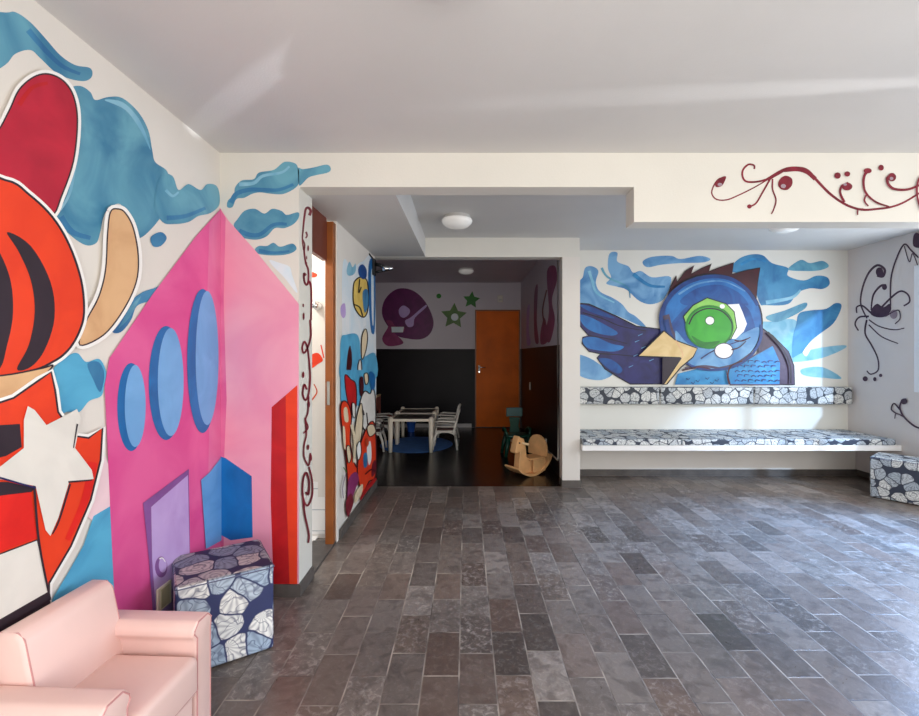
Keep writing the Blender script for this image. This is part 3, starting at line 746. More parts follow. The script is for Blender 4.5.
mu.fill([(345,225),(400,185),(470,175),(530,200),(560,240),(500,225),(430,215),(375,240)], P['bblue'])
mu.line([(340,205),(400,172),(480,164),(550,195)], P['bperi'], 2, 1.0); mu.line([(300,270),(320,330),(360,370)], P['mauve'], 7, 4)
mu.fill([(330,320),(370,360),(430,375),(500,350),(560,320),(594,310),(585,360),(550,405),(500,432),(440,440),(390,432),(345,400)], P['bperi'])
mu.line([(410,408),(440,388),(480,370),(555,345)], P['navy'], 1.6, 0.8); mu.line([(470,440),(520,425),(570,390)], P['mauve'], 4, 2); mu.line([(360,440),(420,432),(470,438)], P['mauve'], 3, 2)
mu.fill([(480,238),(530,235),(542,262),(555,298),(545,322),(520,345),(485,345)], P['white'], smooth=False)
mu.fill([(355,275),(385,240),(430,216),(490,235),(515,260),(523,310),(505,345),(450,375),(400,350),(370,320)], P['greenL'], smooth=False, line=K, lw=1.0)
mu.fill(ell(437,308,73,66,36), P['greenM'], smooth=False, line=P['greenD'], lw=2.0)
mu.line([(372,300),(390,268),(430,250),(475,258),(505,290),(508,320)], K, 1.6, 1.0)
mu.fill([(380,335),(420,355),(470,352),(440,372),(405,366)], P['greenD'])
mu.fill(ell(438,288,14,13), P['white'], line=K, lw=0.6); mu.fill(ell(477,243,8,7), P['white'])
mu.fill(ell(482,383,29,24), P['white'], smooth=False, line=P['mauve'], lw=0.9)
mu.line([(600,300),(596,350),(565,400),(510,434),(440,443),(380,430),(335,395)], P['bnavy'], 3.0, 2.0)
mu.line([(350,445),(400,434),(440,440)], P['maroon'], 1.6, 1.0); mu.line([(500,488),(494,460),(505,430),(540,415)], P['maroon'], 2.2, 1.2)
mu.line([(300,285),(312,330),(335,365)], P['bnavy'], 5, 3)
mu.line([(620,325),(665,375),(690,430),(692,485)], P['dark'], 2.4, 1.4)
mu.line([(515,350),(540,352),(565,340)], P['maroon'], 1.6, 0.8); mu.line([(505,380),(530,372),(552,352)], P['maroon'], 1.4, 0.7)
# beak
mu.fill([(288,400),(350,402),(300,490),(288,490)], P['dark'], smooth=False)
mu.fill([(293,320),(330,350),(398,375),(385,402),(345,436),(302,488),(292,488),(350,404),(212,400),(250,362)], P['beak'], smooth=False, line=K, lw=1.2)
mu.line([(330,350),(352,392),(346,406)], P['tan'], 1.4, 0.8)
o = struct(link('wall_alcove', bm, mats, uv=False)); o['label'] = 'alcove wall painted with big-eyed blue bird among clouds'

# ---- right wall with purple flourish, and its window
WY0, WY1, WZ0, WZ1 = 1.2, 4.33, 0.95, 2.14
bm = bmesh.new()
for b in ((XR, XR+0.15, WY1, Y3+0.15, 0, ZR+0.05), (XR, XR+0.15, YB-0.2, WY0, 0, ZR), (XR, XR+0.15, WY0, WY1, 0, WZ0), (XR, XR+0.15, WY0, WY1, WZ1, ZR)): B(bm, *b)
bmesh.ops.recalc_face_normals(bm, faces=bm.faces)
mats = [M['grey']]
mu = Mural(bm, mats, lambda x, y: on_x(x, y, XR), (-1, 0, 0)).frame(800, 220, 2.387)
p = P['purple']
mu.line([(160,235),(145,200),(150,160),(165,125),(185,108),(202,118),(198,134),(184,132)], p, 1.4, 3.0)
mu.fill(ell(190,124,9,11), p)
mu.line([(170,215),(175,180),(192,158),(206,156)], p, 1.4, 2.6); mu.fill(ell(202,160,6,7), p)
mu.line([(180,225),(215,188),(240,170),(258,178),(262,195),(248,205)], p, 2.0, 1.6)
mu.line([(170,222),(150,205),(136,208),(136,222)], p, 1.8, 1.4); mu.line([(165,230),(142,232),(132,248),(140,264)], p, 1.8, 1.4)
mu.line([(160,238),(156,270),(172,300),(186,330),(187,358),(170,368),(160,360)], p, 1.8, 1.2)
mu.line([(165,238),(190,254),(225,262),(250,258)], p, 1.3, 0.9); mu.line([(165,250),(195,278),(235,295)], p, 1.3, 0.9)
mu.fill([(172,212),(185,200),(200,208),(215,200),(218,215),(205,230),(185,232),(170,225)], p)
mu.line([(217,205),(218,140),(232,90),(250,58),(266,72),(284,90)], p, 1.4, 1.6); mu.line([(250,62),(262,100),(270,80),(282,108)], p, 1.0, 1.0)
mu.fill([(272,38),(280,30),(290,40),(290,65),(272,62)], p); mu.fill(ell(225,225,9,11), P['purpG'])
mu.line([(205,230),(235,215),(240,235),(228,248)], p, 1.2, 1.0)
for q in ((157,379,6,6), (180,380,4,5), (194,371,4,4)): mu.fill(ell(*q), p)
mu.line([(300,500),(275,492),(250,470),(240,448),(246,430),(256,428)], p, 1.8, 1.8); mu.fill(ell(250,433,8,7), p)
mu.line([(240,452),(226,438),(220,452),(232,462)], p, 1.6, 1.2); mu.line([(250,470),(232,462),(228,474)], p, 1.2, 1.0)
o = struct(link('wall_right', bm, mats, uv=False)); o['label'] = 'pale grey right wall with dark purple painted flourish'
wr = thing('window_1', 'white framed window in the right wall beside the flourish', 'window', (XR, (WY0+WY1)/2, WZ0)); wr['kind'] = 'structure'
hw = (WY1-WY0)/2; hz = WZ1-WZ0
bm = bmesh.new()
for b in ((0.0, 0.07, -hw+.001, -hw+0.06, 0.001, hz-.001), (0.0, 0.07, hw-0.06, hw-.001, 0.001, hz-.001), (0.0, 0.07, -hw+.06, hw-.06, .001, 0.06), (0.0, 0.07, -hw+.06, hw-.06, hz-0.06, hz-.001), (0.01, 0.06, -0.03, 0.03, 0.06, hz-0.06)): B(bm, *b)
bmesh.ops.recalc_face_normals(bm, faces=bm.faces); link('window_frame', bm, M['frame'], wr)
link('pane', boxbm(0.03, 0.036, -hw+0.06, hw-0.06, 0.06, hz-0.06), M['glass'], wr)

# ---- rear wall behind the camera, with a wide glazed opening
RX0, RX1, RZ0, RZ1 = -0.9, 3.8, 0.25, 2.2
wall('wall_rear', [(XL-0.15, RX0, YB-0.15, YB, 0, ZC), (RX1, XR+0.15, YB-0.15, YB, 0, ZC), (RX0, RX1, YB-0.15, YB, 0, RZ0), (RX0, RX1, YB-0.15, YB, RZ1, ZC)], M['white'])
wr = thing('window_2', 'wide window behind the viewpoint', 'window', (RX0, YB-0.1, RZ0)); wr['kind'] = 'structure'
bm = bmesh.new(); ww = RX1-RX0; wh = RZ1-RZ0
for k in range(5):
    x = k*(ww-0.06)/4; B(bm, x+.0005, x+0.0595, 0, 0.06, 0.001, wh-.001)
B(bm, .06, ww-.06, 0.005, 0.055, .001, 0.05); B(bm, .06, ww-.06, 0.005, 0.055, wh-0.05, wh-.001)
bmesh.ops.recalc_face_normals(bm, faces=bm.faces); link('window_frame', bm, M['frame'], wr)
link('pane', boxbm(0.06, ww-0.06, 0.025, 0.031, 0.05, wh-0.05), M['glass'], wr)

# ---- baseboards
HB = 0.068
def base(name, boxes, m=M['basestone']):
    o = wall(name, boxes, m); return o
base('baseboard_left', [(XL, XL+0.014, YB, Y1-0.014, 0, HB)])
base('baseboard_corner', [(XL+0.001, XC+0.012, Y1-0.013, Y1-0.0002, 0, HB), (XC+0.0002, XC+0.012, Y1-0.0002, YD0, 0, HB)])
base('baseboard_passage', [(XC+0.0085, XC+0.021, YD1+0.08, Y2+0.03, 0, HB)])
base('baseboard_column', [(0.94, 1.134, Y2-0.016, Y2-0.0045, 0, HB), (0.94, 0.9475, Y2-0.0045, Y2+0.12, 0, HB), (1.1225, 1.134, Y2-0.0045, Y3-0.014, 0, HB)])
base('baseboard_alcove', [(1.1225, XR-0.013, Y3-0.0135, Y3-0.006, 0, HB)])
base('baseboard_right', [(XR-0.0135, XR-0.006, YB, Y3-0.014, 0, HB)])
base('baseboard_back', [(-2.3, 0.10, Y4-0.02, Y4-0.006, 0, HB)], M['grey'])

# ------------------------------------------------------------------ door of the dark room
dx0, dx1 = (475-VX)*Y4/F, 0.968
zd = EYE+(VY-310)*Y4/F
d = thing('door_1', 'orange varnished wooden door at the back of dark room', 'door', (dx0, Y4-0.007, 0)); d['kind'] = 'structure'
dw = dx1-dx0
link('door_leaf', boxbm(0.022, dw-0.022, -0.035, -0.002, 0.012, zd-0.024, 0.004), M['wood'], d)
bm = bmesh.new()
for b in ((0, 0.02, -0.045, 0, 0, zd), (dw-0.02, dw, -0.045, 0, 0, zd), (0.02, dw-0.02, -0.045, 0, zd-0.022, zd)): B(bm, *b)
bmesh.ops.recalc_face_normals(bm, faces=bm.faces); link('door_frame', bm, M['framewood'], d)
bm = boxbm(-0.018, 0.018, -0.010, 0, -0.075, 0.065, 0.004); 
h = link('handle_plate', bm, mat('brushed_steel', '#8a8782', rough=0.45, metal=0.8), d, loc=(0.075, -0.0355, EYE-0.25))
bm = bmesh.new(); tube(bm, [(0, -0.012, 0.03), (0, -0.05, 0.03), (0.02, -0.055, 0.03), (0.11, -0.055, 0.03)], 0.009, 8); link('door_handle', bm, M['metal'], h, smooth=True)
bm = bmesh.new(); lathe(bm, [(0, 0), (0.012, 0), (0.012, 0.008), (0, 0.008)], 12); bmesh.ops.rotate(bm, verts=bm.verts, cent=(0,0,0), matrix=Matrix.Rotation(PI/2, 3, 'X')); link('keyhole', bm, M['metal'], h, loc=(0, -0.012, -0.05))

# ------------------------------------------------------------------ pink armchair
def armchair():
    t = thing('toddler_armchair', 'pale pink vinyl toddler armchair against the left mural wall', 'armchair', (-1.30, 1.365, 0), math.radians(-2.5))
    # local: x forward from the wall, y across
    link('frame', boxbm(0.02, 0.405, -0.105, 0.155, 0.03, 0.20, 0.012), M['pinkvinyl'], t)
    bm = boxbm(0.10, 0.424, -0.1065, 0.158, 0.195, 0.322, 0.022, 4)
    s = link('seat', bm, M['pinkvinyl'], t, smooth=True)
    bm = bmesh.new(); tube(bm, [(0.421, -0.098, 0.213), (0.421, 0.15, 0.213)], 0.003, 6); link('piping', bm, M['seam'], s)
    # backrest: leaning slab
    bm = bmesh.new()
    prism(bm, [(0.0, 0.03), (0.115, 0.03), (0.155, 0.29), (0.105, 0.525), (0.085, 0.545), (0.03, 0.545), (0.008, 0.525)], 1, -0.117, 0.195)
    bev(bm, 0.014, 3, 0.4)
    bk = link('backrest', bm, M['pinkvinyl'], t, smooth=True)
    for yy in (-0.1075, 0.1855):
        bm = bmesh.new(); tube(bm, [(0.150, yy, 0.31), (0.103, yy, 0.522), (0.084, yy, 0.541), (0.032, yy, 0.541)], 0.0025, 6)
        link('piping', bm, M['seam'], bk)
    for y0, y1, n in ((-0.210, -0.108, 0), (0.1605, 0.262, 1)):
        bm = bmesh.new()
        z1 = 0.415
        prof = [(y0+0.012, 0.03), (y1-0.006, 0.03), (y1-0.006, 0.355), (y1+0.004*(1-2*n), 0.372), (y1, z1-0.02), (y1-0.02, z1), (y0+0.02, z1), (y0, z1-0.02), (y0-0.003, 0.375), (y0+0.012, 0.355)]
        prism(bm, prof, 0, 0.03, 0.402)
        bev(bm, 0.009, 3, 0.5)
        a = link('armrest', bm, M['pinkvinyl'], t, smooth=True)
        bm = bmesh.new(); q = [(0.4015, p_[0]+(0.006 if p_[0] < (y0+y1)/2 else -0.006), p_[1]-(0.004 if p_[1] > 0.38 else -0.006)) for p_ in prof]
        tube(bm, q+[q[0]], 0.0026, 6); link('piping', bm, M['seam'], a)
    for x in (0.06, 0.37):
        for y in (-0.175, 0.225):
            bm = bmesh.new(); lathe(bm, [(0, 0), (0.016, 0), (0.02, 0.032), (0, 0.032)], 14); link('foot', bm, M['black'], t, loc=(x, y, 0))
    return t
armchair()

# ------------------------------------------------------------------ ottomans
def ottoman(label, loc, rz, sx, sy, sz, m, puff=0.0):
    bm = boxbm(-sx/2, sx/2, -sy/2, sy/2, 0.006, sz, 0.012, 3)
    t = thing('cube_ottoman', label, 'ottoman', loc, rz, 'shell-print cube ottomans')
    link('cover', bm, m, t)
    bm = bmesh.new(); z = sz-0.012
    e = 0.002
    q = [(-sx/2-e+.01, -sy/2-e, z), (sx/2+e-.01, -sy/2-e, z), (sx/2+e, -sy/2-e+.01, z), (sx/2+e, sy/2+e-.01, z), (sx/2+e-.01, sy/2+e, z), (-sx/2-e+.01, sy/2+e, z), (-sx/2-e, sy/2+e-.01, z), (-sx/2-e, -sy/2-e+.01, z)]
    tube(bm, q+[q[0]], 0.0025, 6, cap=False); link('seam', bm, mat('navy_piping', '#5b5f78', 0.6), t)
    link('base', boxbm(-sx/2+.02, sx/2-.02, -sy/2+.02, sy/2-.02, 0.0, 0.0062), M['black'], t)
    return t
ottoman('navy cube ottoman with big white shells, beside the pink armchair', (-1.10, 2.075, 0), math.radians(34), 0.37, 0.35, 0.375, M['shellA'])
ottoman('grey shell-print cube ottoman in front of the bench end', (3.93, 4.165, 0), math.radians(-52), 0.36, 0.32, 0.374, M['shellB'])

# ------------------------------------------------------------------ bench and its cushions
BY = 4.45
z0, z1 = EYE+(VY-451)*BY/F, EYE+(VY-445.6)*BY/F
bt = thing('wall_bench', 'long white built-in bench along the bird mural', 'bench', (1.125, BY, 0))
link('seat_slab', boxbm(0.0, XR-1.125-0.001, 0, Y3-BY-0.001, z0, z1, 0.004), M['bench'], bt)
link('support_wall', boxbm(0.011, XR-1.125-0.015, Y3-BY-0.12, Y3-BY-0.0135, 0.0, z0-0.0005), M['cream'], bt)
link('plinth', boxbm(0.012, XR-1.125-0.016, Y3-BY-0.132, Y3-BY-0.1205, 0.0, HB), M['basestone'], bt)
def cushion(x0, x1, y0, y1, za, zb, puff, cut=0.0):
    bm = bmesh.new()
    nx, ny = 14, 8
    def grid(z, s):
        g = []
        for i in range(nx+1):
            for j in range(ny+1):
                u, v = i/nx, j/ny
                b = (1-(2*u-1)**4)*(1-(2*v-1)**4)
                g.append(bm.verts.new((x0+(x1-x0)*u, y0+(y1-y0)*v, z+s*puff*b)))
        return g
    lo, hi = grid(za, 0), grid(zb, 1)
    for g, fl in ((lo, True), (hi, False)):
        for i in range(nx):
            for j in range(ny):
                q = [g[i*(ny+1)+j], g[(i+1)*(ny+1)+j], g[(i+1)*(ny+1)+j+1], g[i*(ny+1)+j+1]]
                bm.faces.new(q[::-1] if fl else q)
    ring = [i*(ny+1) for i in range(nx)]+[nx*(ny+1)+j for j in range(ny)]+[i*(ny+1)+ny for i in range(nx, 0, -1)]+[j for j in range(ny, 0, -1)]
    for a, b in zip(ring, ring[1:]+ring[:1]): bm.faces.new((lo[a], lo[b], hi[b], hi[a]))
    bmesh.ops.recalc_face_normals(bm, faces=bm.faces)
    bev(bm, 0.012, 3, 0.9)
    return bm
xs = [1.128, 2.09, 3.10, 4.17]
lab = ['left seat cushion on the white bench, against the column', 'middle seat cushion on the white bench, under the bird', 'right seat cushion on the white bench, reaching the right wall']
ZT = EYE+(VY-428.5)*Y3/F
for i in range(3):
    bm = cushion(xs[i]+0.003, xs[i+1]-0.003, BY+0.005, Y3-0.012, z1+0.0005, ZT-0.006, 0.006)
    o = link('seat_cushion', bm, M['shellB']); tag(o, 'long grey shell-print '+lab[i], 'cushion', 'seat cushions on the bench')
xb_ = [1.128, 2.10, 3.12, 4.19]
za, zb_ = EYE+(VY-403.5)*Y3/F, EYE+(VY-386.5)*Y3/F
lab = ['left', 'middle', 'right']
lab2 = ["beneath the bird's dark wing", "beneath the bird's belly", 'beneath the pale clouds by the right wall']
for i in range(3):
    bm = boxbm(xb_[i]+0.002, xb_[i+1]-0.002, Y3-0.105, Y3-0.0125, za, zb_, 0.02, 4)
    o = link('back_cushion', bm, M['shellC']); tag(o, 'dark shell-print backrest cushion, '+lab2[i], 'cushion', 'backrest cushions on the alcove wall')

# ------------------------------------------------------------------ ceiling lamps
def ceiling_lamp(label, loc, r, hgt):
    t = thing('ceiling_lamp', label, 'lamp', loc, 0, 'round opal ceiling lamps')
    bm = bmesh.new(); lathe(bm, [(0, -0.0005), (r*0.86, -0.0005), (r*0.90, -hgt*0.3), (0, -hgt*0.3)], 36); link('base', bm, M['lamprim'], t, smooth=False)
    bm = bmesh.new(); lathe(bm, [(r*0.98, -hgt*0.30), (r, -hgt*0.42), (r*0.93, -hgt*0.62), (r*0.72, -hgt*0.84), (r*0.4, -hgt*0.97), (0, -hgt)], 40); link('diffuser', bm, M['lamp'], t, smooth=True)
    return t
ceiling_lamp('round opal lamp on the main room ceiling, at top edge', (-0.046, 1.24, ZC), 0.105, 0.09)
ceiling_lamp('round opal lamp on recessed ceiling before the dark room', (-0.075, 3.83, ZR), 0.128, 0.10)
ceiling_lamp('round opal lamp peeking below the beam over the alcove', (2.75, 3.96, ZR), 0.13, 0.10)
ceiling_lamp('dim round lamp on the dark room ceiling', (0.0, 6.95, ZD), 0.115, 0.08)

# ------------------------------------------------------------------ small wall fittings
bk = thing('wall_bracket', 'small black metal bracket with chrome tip at passage wall end', 'bracket', (XC+0.004, 4.44, 2.20)); bk.scale = (1.5, 1.5, 1.2)
link('plate', boxbm(0.0, 0.014, -0.03, 0.03, -0.11, 0.02, 0.002), M['black'], bk)
bm = bmesh.new(); tube(bm, [(0.014, 0, -0.02), (0.05, 0, -0.03), (0.075, 0, -0.05)], 0.014, 8); tube(bm, [(0.014, 0, -0.085), (0.06, 0, -0.07)], 0.010, 8); tube(bm, [(0.005, -0.02, 0.015), (-0.0, -0.12, 0.03)], 0.006, 6)
link('arm', bm, M['black'], bk, smooth=True)
bm = bmesh.new(); tube(bm, [(0.06, 0, -0.055), (0.085, 0, -0.055), (0.125, 0, -0.053)], [0.024, 0.022, 0.012], 12); link('chrome_tip', bm, M['metal'], bk, smooth=True)

sp = on_x(160, 596, XL)
so = thing('wall_socket', 'ivory wall socket low on painted lavender door, behind the armchair', 'socket', (XL+0.012, sp.y, sp.z))
link('plate', boxbm(0.0, 0.010, -0.045, 0.045, -0.05, 0.05, 0.003), M['ivory'], so)
link('inset', boxbm(0.0101, 0.013, -0.028, 0.028, -0.04, 0.04, 0.002), M['khaki'], so)

sp = on_x(529.8, 386, XDR-0.01)
so = thing('light_switch', 'small white light switch on the dark right wall', 'switch', (XDR-0.004, sp.y, sp.z))
link('plate', boxbm(-0.010, 0.0, -0.04, 0.04, -0.06, 0.06, 0.003), M['plastic'], so)
link('rocker', boxbm(-0.015, -0.0101, -0.012, 0.012, -0.025, 0.025, 0.002), M['plastic'], so)
sp = on_y(500, 299, Y4)
so = thing('wall_sensor', 'small white box above the orange door', 'sensor', (sp.x, Y4-0.006, sp.z))
link('case', boxbm(-0.05, 0.05, -0.05, 0.0, -0.06, 0.06, 0.01, 3), M['plastic'], so)
link('lens', boxbm(-0.03, 0.03, -0.056, -0.0501, -0.035, 0.0, 0.002), M['lamprim'], so)
# thin white cable along the dark right wall
cy = F*(XDR-0.014)/(558.0-VX)
e2 = on_x(546, 449, XDR-0.012); e1 = on_x(558.5, 461, XDR-0.012)
bm = bmesh.new(); tube(bm, [(XDR-0.012, cy+0.02, 2.52), (XDR-0.012, cy+0.02, 1.2), (XDR-0.012, cy, e1.z+0.03), (XDR-0.012, cy+0.02, e1.z), (XDR-0.012, e2.y, e2.z)], 0.009, 6)
tag(link('wall_cable', bm, M['plastic'], smooth=True), 'thin white cable down the dark right wall beside column', 'cable')
so = thing('wall_outlet', 'small pale outlet low on the dark right wall, behind rocking horse', 'outlet', (XDR-0.004, e2.y+0.02, e2.z+0.07))
link('plate', boxbm(-0.010, 0.0, -0.035, 0.035, -0.055, 0.055, 0.003), M['plastic'], so)
link('socket_face', boxbm(-0.013, -0.0101, -0.018, 0.018, -0.03, 0.03, 0.002), M['lamprim'], so)

# ------------------------------------------------------------------ dark room: tables, chairs, toys
def play_table(label, loc):
    t = thing('play_table', label, 'table', loc, 0, "children's tables pushed together")
    w, dp, h = 0.27, 0.28, 0.447
    link('tabletop', boxbm(-w+.02, w-.02, -dp+.02, dp-.02, h-0.025, h-0.006, 0.003), M['tabletop'], t)
    bm = bmesh.new()
    for s in (-1, 1):
        B(bm, -w+.02, w-.02, s*dp-0.018, s*dp+0.018, h-0.036, h-0.001)
        B(bm, s*w-0.018, s*w+0.018, -dp+.02, dp-.02, h-0.036, h-0.001)
    bmesh.ops.recalc_face_normals(bm, faces=bm.faces); bev(bm, 0.003, 1); link('rail', bm, M['creamplastic'], t)
    for sx in (-1, 1):
        for sy in (-1, 1):
            bm = bmesh.new(); lathe(bm, [(0, 0), (0.024, 0), (0.031, 0.2), (0.034, h-0.02), (0.034, h+0.005), (0.022, h+0.022), (0, h+0.03)], 16)
            link('leg', bm, M['creamplastic'], t, loc=(sx*w, sy*dp, 0), smooth=True)
    return t
TX = -0.735
ta = play_table('nearer of two cream play tables with brown tops', (TX, 6.40, 0.004))
dup(ta, (TX, 7.045, 0.004), 0, 'farther of two cream play tables, pushed behind the near one')

def kid_chair(label, loc, rz):
    t = thing('play_chair', label, 'chair', loc, rz, "white plastic children's chairs"); t.scale = (0.95, 0.95, 0.95)
    W = 0.15
    link('seat', boxbm(-0.14, 0.14, -W+.012, W-.012, 0.255, 0.275, 0.006), M['plastic'], t)
    link('seat_pad', boxbm(-0.12, 0.125, -W+.03, W-.03, 0.2752, 0.287, 0.005), M['chairpad'], t)
    for s in (-1, 1):
        bm = bmesh.new(); tube(bm, [(0.175, s*(W+.005), 0.0), (0.155, s*W, 0.15), (0.125, s*W, 0.235), (0.135, s*W, 0.40)], [0.014, 0.018, 0.02, 0.014], 10); link('leg', bm, M['plastic'], t, smooth=True)
        bm = bmesh.new(); tube(bm, [(-0.175, s*(W+.005), 0.0), (-0.15, s*W, 0.15), (-0.125, s*W, 0.235), (-0.155, s*W, 0.40)], [0.014, 0.018, 0.02, 0.014], 10); link('leg', bm, M['plastic'], t, smooth=True)
        bm = bmesh.new(); tube(bm, [(0.125, s*W, 0.232), (0.05, s*W, 0.258), (-0.05, s*W, 0.258), (-0.125, s*W, 0.232)], 0.014, 8); link('side_rail', bm, M['plastic'], t, smooth=True)
        bm = bmesh.new(); tube(bm, [(0.137, s*W, 0.396), (0.08, s*W, 0.412), (-0.08, s*W, 0.405), (-0.162, s*W, 0.40)], 0.013, 8)
        tube(bm, [(0.13, s*W, 0.335), (-0.14, s*W, 0.33)], 0.008, 8)
        link('armrest', bm, M['plastic'], t, smooth=True)
    bm = bmesh.new()
    for s in (-1, 1): tube(bm, [(-0.135, s*(W-.01), 0.27), (-0.165, s*(W-.01), 0.40), (-0.20, s*(W-.015), 0.545)], 0.012, 8)
    tube(bm, [(-0.20, -W+.01, 0.54), (-0.206, -0.08, 0.562), (-0.206, 0.08, 0.562), (-0.20, W-.01, 0.54)], 0.013, 8)
    for k in range(5):
        y = -0.1+0.05*k; tube(bm, [(-0.136, y, 0.265), (-0.166, y, 0.40), (-0.203, y, 0.556)], 0.008, 6)
    tube(bm, [(-0.165, -W+.01, 0.40), (-0.165, W-.01, 0.40)], 0.010, 6)
    link('backrest', bm, M['plastic'], t, smooth=True)
    return t
ch = kid_chair('white plastic slatted chair right of the near play table', (-0.285, 6.39, 0.009), PI)
dup(ch, (-0.29, 7.035, 0.009), PI-0.1, 'white plastic chair right of the farther play table, mostly hidden')
dup(ch, (-1.27, 6.27, 0.009), 0.05, 'white plastic chair left of the near table, cut by mural wall')
dup(ch, (-1.26, 6.92, 0.009), -0.05, 'white plastic chair left of the farther play table, behind another chair')

bm = bmesh.new(); lathe(bm, [(0, 0), (0.60, 0), (0.603, 0.002), (0.60, 0.004), (0, 0.004)], 64)
for v in bm.verts: v.co.x *= 0.87
o = tag(link('play_mat', bm, M['bluemat'], loc=(-0.72, 6.70, 0.0)), 'round blue foam mat under the two play tables', 'mat')
o.data.update()

bt = thing('toy_bucket', 'small blue toy bucket on the floor beyond the play tables', 'bucket', (-0.93, 7.8, 0))
bm = bmesh.new(); lathe(bm, [(0, 0), (0.055, 0), (0.075, 0.16), (0.08, 0.16), (0.08, 0.168), (0.07, 0.168), (0.052, 0.01), (0, 0.01)], 24); link('body', bm, M['bluebucket'], bt, smooth=False)
bm = bmesh.new(); tube(bm, [(0.078*math.cos(a_), -0.03*math.sin(a_)-0.0, 0.155+0.07*math.sin(a_)) for a_ in [PI*k/12 for k in range(13)]], 0.004, 6); link('handle', bm, M['plastic'], bt, smooth=True)

# red-brown wooden chair behind the left chairs
rc = thing('wooden_chair', 'red-brown wooden chair behind the left white chair', 'chair', (-1.28, 7.47, 0), 0.0)
link('seat', boxbm(-0.16, 0.16, -0.16, 0.16, 0.31, 0.335, 0.006), M['redwood'], rc)
link('backrest', boxbm(-0.165, -0.14, -0.14, 0.14, 0.40, 0.62, 0.008), M['redwood'], rc)
link('top_rail', boxbm(-0.172, -0.132, -0.17, 0.17, 0.6205, 0.655, 0.01), M['beigewood'] if 'beigewood' in M else M['plyedge'], rc)
for sx in (-1, 1):
    for sy in (-1, 1):
        link('leg', boxbm(sx*0.145-0.017, sx*0.145+0.017, sy*0.145-0.017, sy*0.145+0.017, 0, 0.3095 if sx > 0 else 0.3095, 0.004), M['redwood'], rc)
for sy in (-1, 1): link('back_post', boxbm(-0.168, -0.136, sy*0.155-0.014, sy*0.155+0.014, 0.3355, 0.62, 0.003), M['redwood'], rc)

# plywood rocking horse (front towards local -x)
rh = thing('rocking_horse', 'pale plywood rocking horse standing by the dark right wall', 'rocking horse', (0.665, 5.03, 0), math.radians(35))
Rr = 0.30; n = 22; bm = bmesh.new()
prof_o = []; prof_i = []
for k in range(n+1):
    a_ = math.radians(-48+118*k/n)
    prof_o.append((Rr*math.sin(a_), Rr-Rr*math.cos(a_))); prof_i.append(((Rr-0.02)*math.sin(a_), Rr-(Rr-0.02)*math.cos(a_)))
prism(bm, prof_o+prof_i[::-1], 1, -0.115, 0.115)
link('rocker', bm, M['plywood'], rh)
bm = bmesh.new()
prism(bm, [(-0.155, 0.06), (-0.145, 0.16), (-0.135, 0.27), (-0.165, 0.255), (-0.195, 0.25), (-0.205, 0.275), (-0.185, 0.345), (-0.165, 0.405), (-0.15, 0.435), (-0.125, 0.415), (-0.08, 0.40), (-0.055, 0.33), (-0.04, 0.2), (0.0, 0.16), (0.06, 0.14), (0.06, 0.02), (-0.08, 0.025)], 1, -0.045, 0.045)
bev(bm, 0.008, 2, 0.4)
hd = link('horse_head', bm, M['plywood'], rh)
for sy in (-1, 1):
    bm = bmesh.new(); lathe(bm, [(0, 0), (0.010, 0), (0.008, 0.004), (0, 0.005)], 12); bmesh.ops.rotate(bm, verts=bm.verts, cent=(0,0,0), matrix=Matrix.Rotation(-sy*PI/2, 3, 'X')); link('eye', bm, M['dark'] if 'dark' in M else M['black'], hd, loc=(-0.145, sy*0.0452, 0.36))
bm = bmesh.new(); tube(bm, [(-0.105, -0.14, 0.355), (-0.105, 0.14, 0.355)], 0.013, 12); link('handle', bm, M['plyedge'], rh, smooth=True)
link('seat', boxbm(-0.03, 0.20, -0.09, 0.09, 0.165, 0.185, 0.006), M['plywood'], rh)
for sy in (-1, 1):
    link('side_panel', boxbm(0.01, 0.19, sy*0.088-0.008, sy*0.088+0.008, 0.03, 0.164, 0.004), M['plywood'], rh)
bm = bmesh.new(); prism(bm, [(0.145*math.cos(PI*k/18), 0.27+0.145*math.sin(PI*k/18)) for k in range(19)]+[(-0.145, 0.19), (0.145, 0.19)], 0, 0.155, 0.175)
link('backrest', bm, M['plywood'], rh)

# green plastic toddler chair behind the rocking horse
gc = thing('toddler_chair', 'dark green plastic toddler chair with teal back, by orange door', 'chair', (0.66, 6.0, 0), math.radians(6))
bm = boxbm(-0.15, 0.15, -0.13, 0.14, 0.24, 0.275, 0.014, 3); link('seat', bm, M['green'], gc, smooth=True)
bm = boxbm(-0.11, 0.11, 0.125, 0.155, 0.48, 0.60, 0.012, 3); link('back_panel', bm, M['teal'], gc)
bm = bmesh.new(); prism(bm, [(-0.07, 0.27), (0.07, 0.27), (0.055, 0.36), (0.07, 0.47), (-0.07, 0.47), (-0.055, 0.36)], 1, 0.128, 0.150); link('back_stem', bm, M['green'], gc)
for sx in (-1, 1):
    for sy in (-1, 1):
        bm = bmesh.new(); tube(bm, [(sx*0.17, sy*0.14, 0.0), (sx*0.15, sy*0.125, 0.12), (sx*0.12, sy*0.105, 0.25)], [0.02, 0.026, 0.032], 10); link('leg', bm, M['green'], gc, smooth=True)
    bm = bmesh.new(); tube(bm, [(sx*0.15, 0.125, 0.30), (sx*0.165, 0.05, 0.345), (sx*0.165, -0.06, 0.345), (sx*0.145, -0.11, 0.265)], 0.018, 10); link('armrest', bm, M['green'], gc, smooth=True)

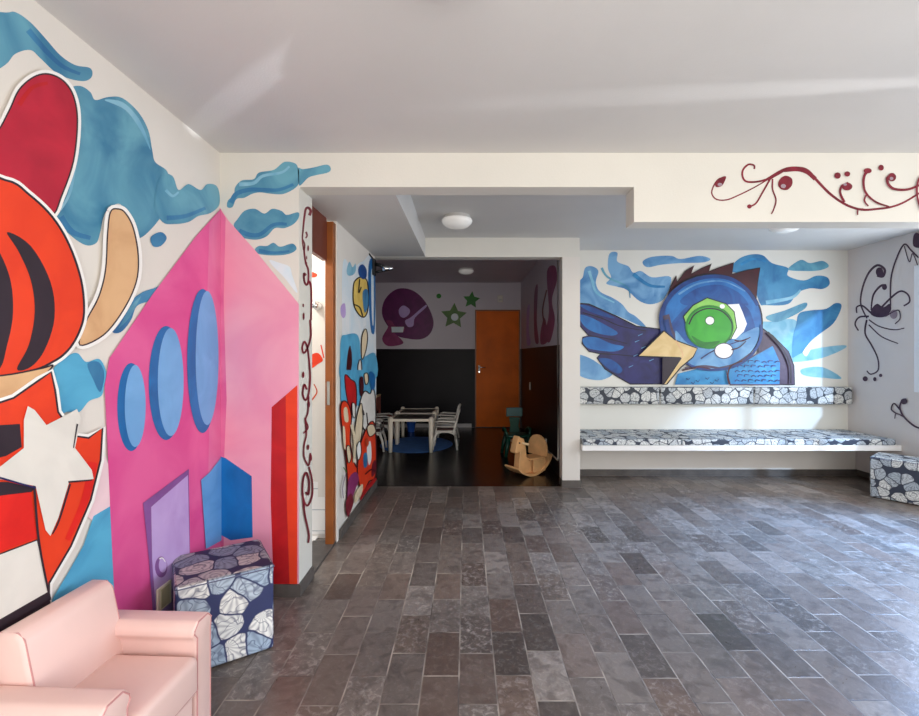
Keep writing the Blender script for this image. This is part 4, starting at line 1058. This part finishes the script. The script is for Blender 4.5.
# ------------------------------------------------------------------ light
W = bpy.data.worlds.new('world'); scene.world = W; W.use_nodes = True
bg = W.node_tree.nodes['Background']
sky = W.node_tree.nodes.new('ShaderNodeTexSky'); sky.sky_type = 'NISHITA'; sky.sun_disc = False; sky.sun_elevation = math.radians(40); sky.sun_rotation = math.radians(120)
W.node_tree.links.new(sky.outputs[0], bg.inputs[0]); bg.inputs[1].default_value = 0.25

def area(name, loc, rot, sx, sy, e, col, spread=PI):
    l = bpy.data.lights.new(name, 'AREA'); l.shape = 'RECTANGLE'; l.size = sx; l.size_y = sy; l.energy = e; l.color = col; l.spread = spread
    o = bpy.data.objects.new(name, l); C.objects.link(o); o.location = loc; o.rotation_euler = rot; return o
area('daylight_rear_window', (1.4, YB+0.05, 1.3), (PI/2, 0, 0), 4.6, 1.9, 112, (1.0, 0.97, 0.93))
area('daylight_right_window', (XR-0.03, (WY0+WY1)/2, 1.55), (0, PI/2, 0), 1.15, 3.0, 78, (0.80, 0.89, 1.0))
area('washroom_light', (-1.6, 2.95, 2.40), (0, 0, 0), 0.5, 0.4, 26, (1, 0.97, 0.94))
area('ceiling_fill', (1.2, -0.2, 0.35), (PI, 0, 0), 4.2, 1.6, 42, (1.0, 0.98, 0.96))  # added upward fill lamp that brightens the ceiling, no real fixture
def spot(name, loc, tgt, e, ang, blend, col):
    l = bpy.data.lights.new(name, 'SPOT'); l.energy = e; l.spot_size = math.radians(ang); l.spot_blend = blend; l.color = col; l.shadow_soft_size = 0.01
    o = bpy.data.objects.new(name, l); C.objects.link(o); o.location = loc
    o.rotation_euler = (Vector(tgt)-Vector(loc)).to_track_quat('-Z', 'Y').to_euler()
    return o
spot('sun_glint_right', (4.1, 1.62, 2.20), (1.15, 1.90, ZC), 900, 3.2, 0.9, (0.95, 0.97, 1.0))
spot('sun_glint_left', (1.2, 0.15, 2.12), (-0.87, 1.86, ZC), 420, 3.4, 0.9, (0.85, 0.92, 1.0))

spot('skylight_right_floor', (4.05, 3.2, 2.0), (2.65, 2.85, 0), 1200, 74, 1.0, (0.22, 0.48, 1.0))
g_ = spot('skylight_through_window', (6.0, -0.78, 3.4), (3.66, Y3, 0.80), 2600, 34, 1.0, (0.45, 0.68, 1.0)); g_.data.shadow_soft_size = 0.12
scene.view_settings.view_transform = 'Standard'
scene.view_settings.look = 'None'
scene.view_settings.exposure = 0.0
scene.cycles.max_bounces = 8; scene.cycles.diffuse_bounces = 5; scene.cycles.glossy_bounces = 4
scene.cycles.sample_clamp_indirect = 6.0
scene.cycles.caustics_reflective = False; scene.cycles.caustics_refractive = False
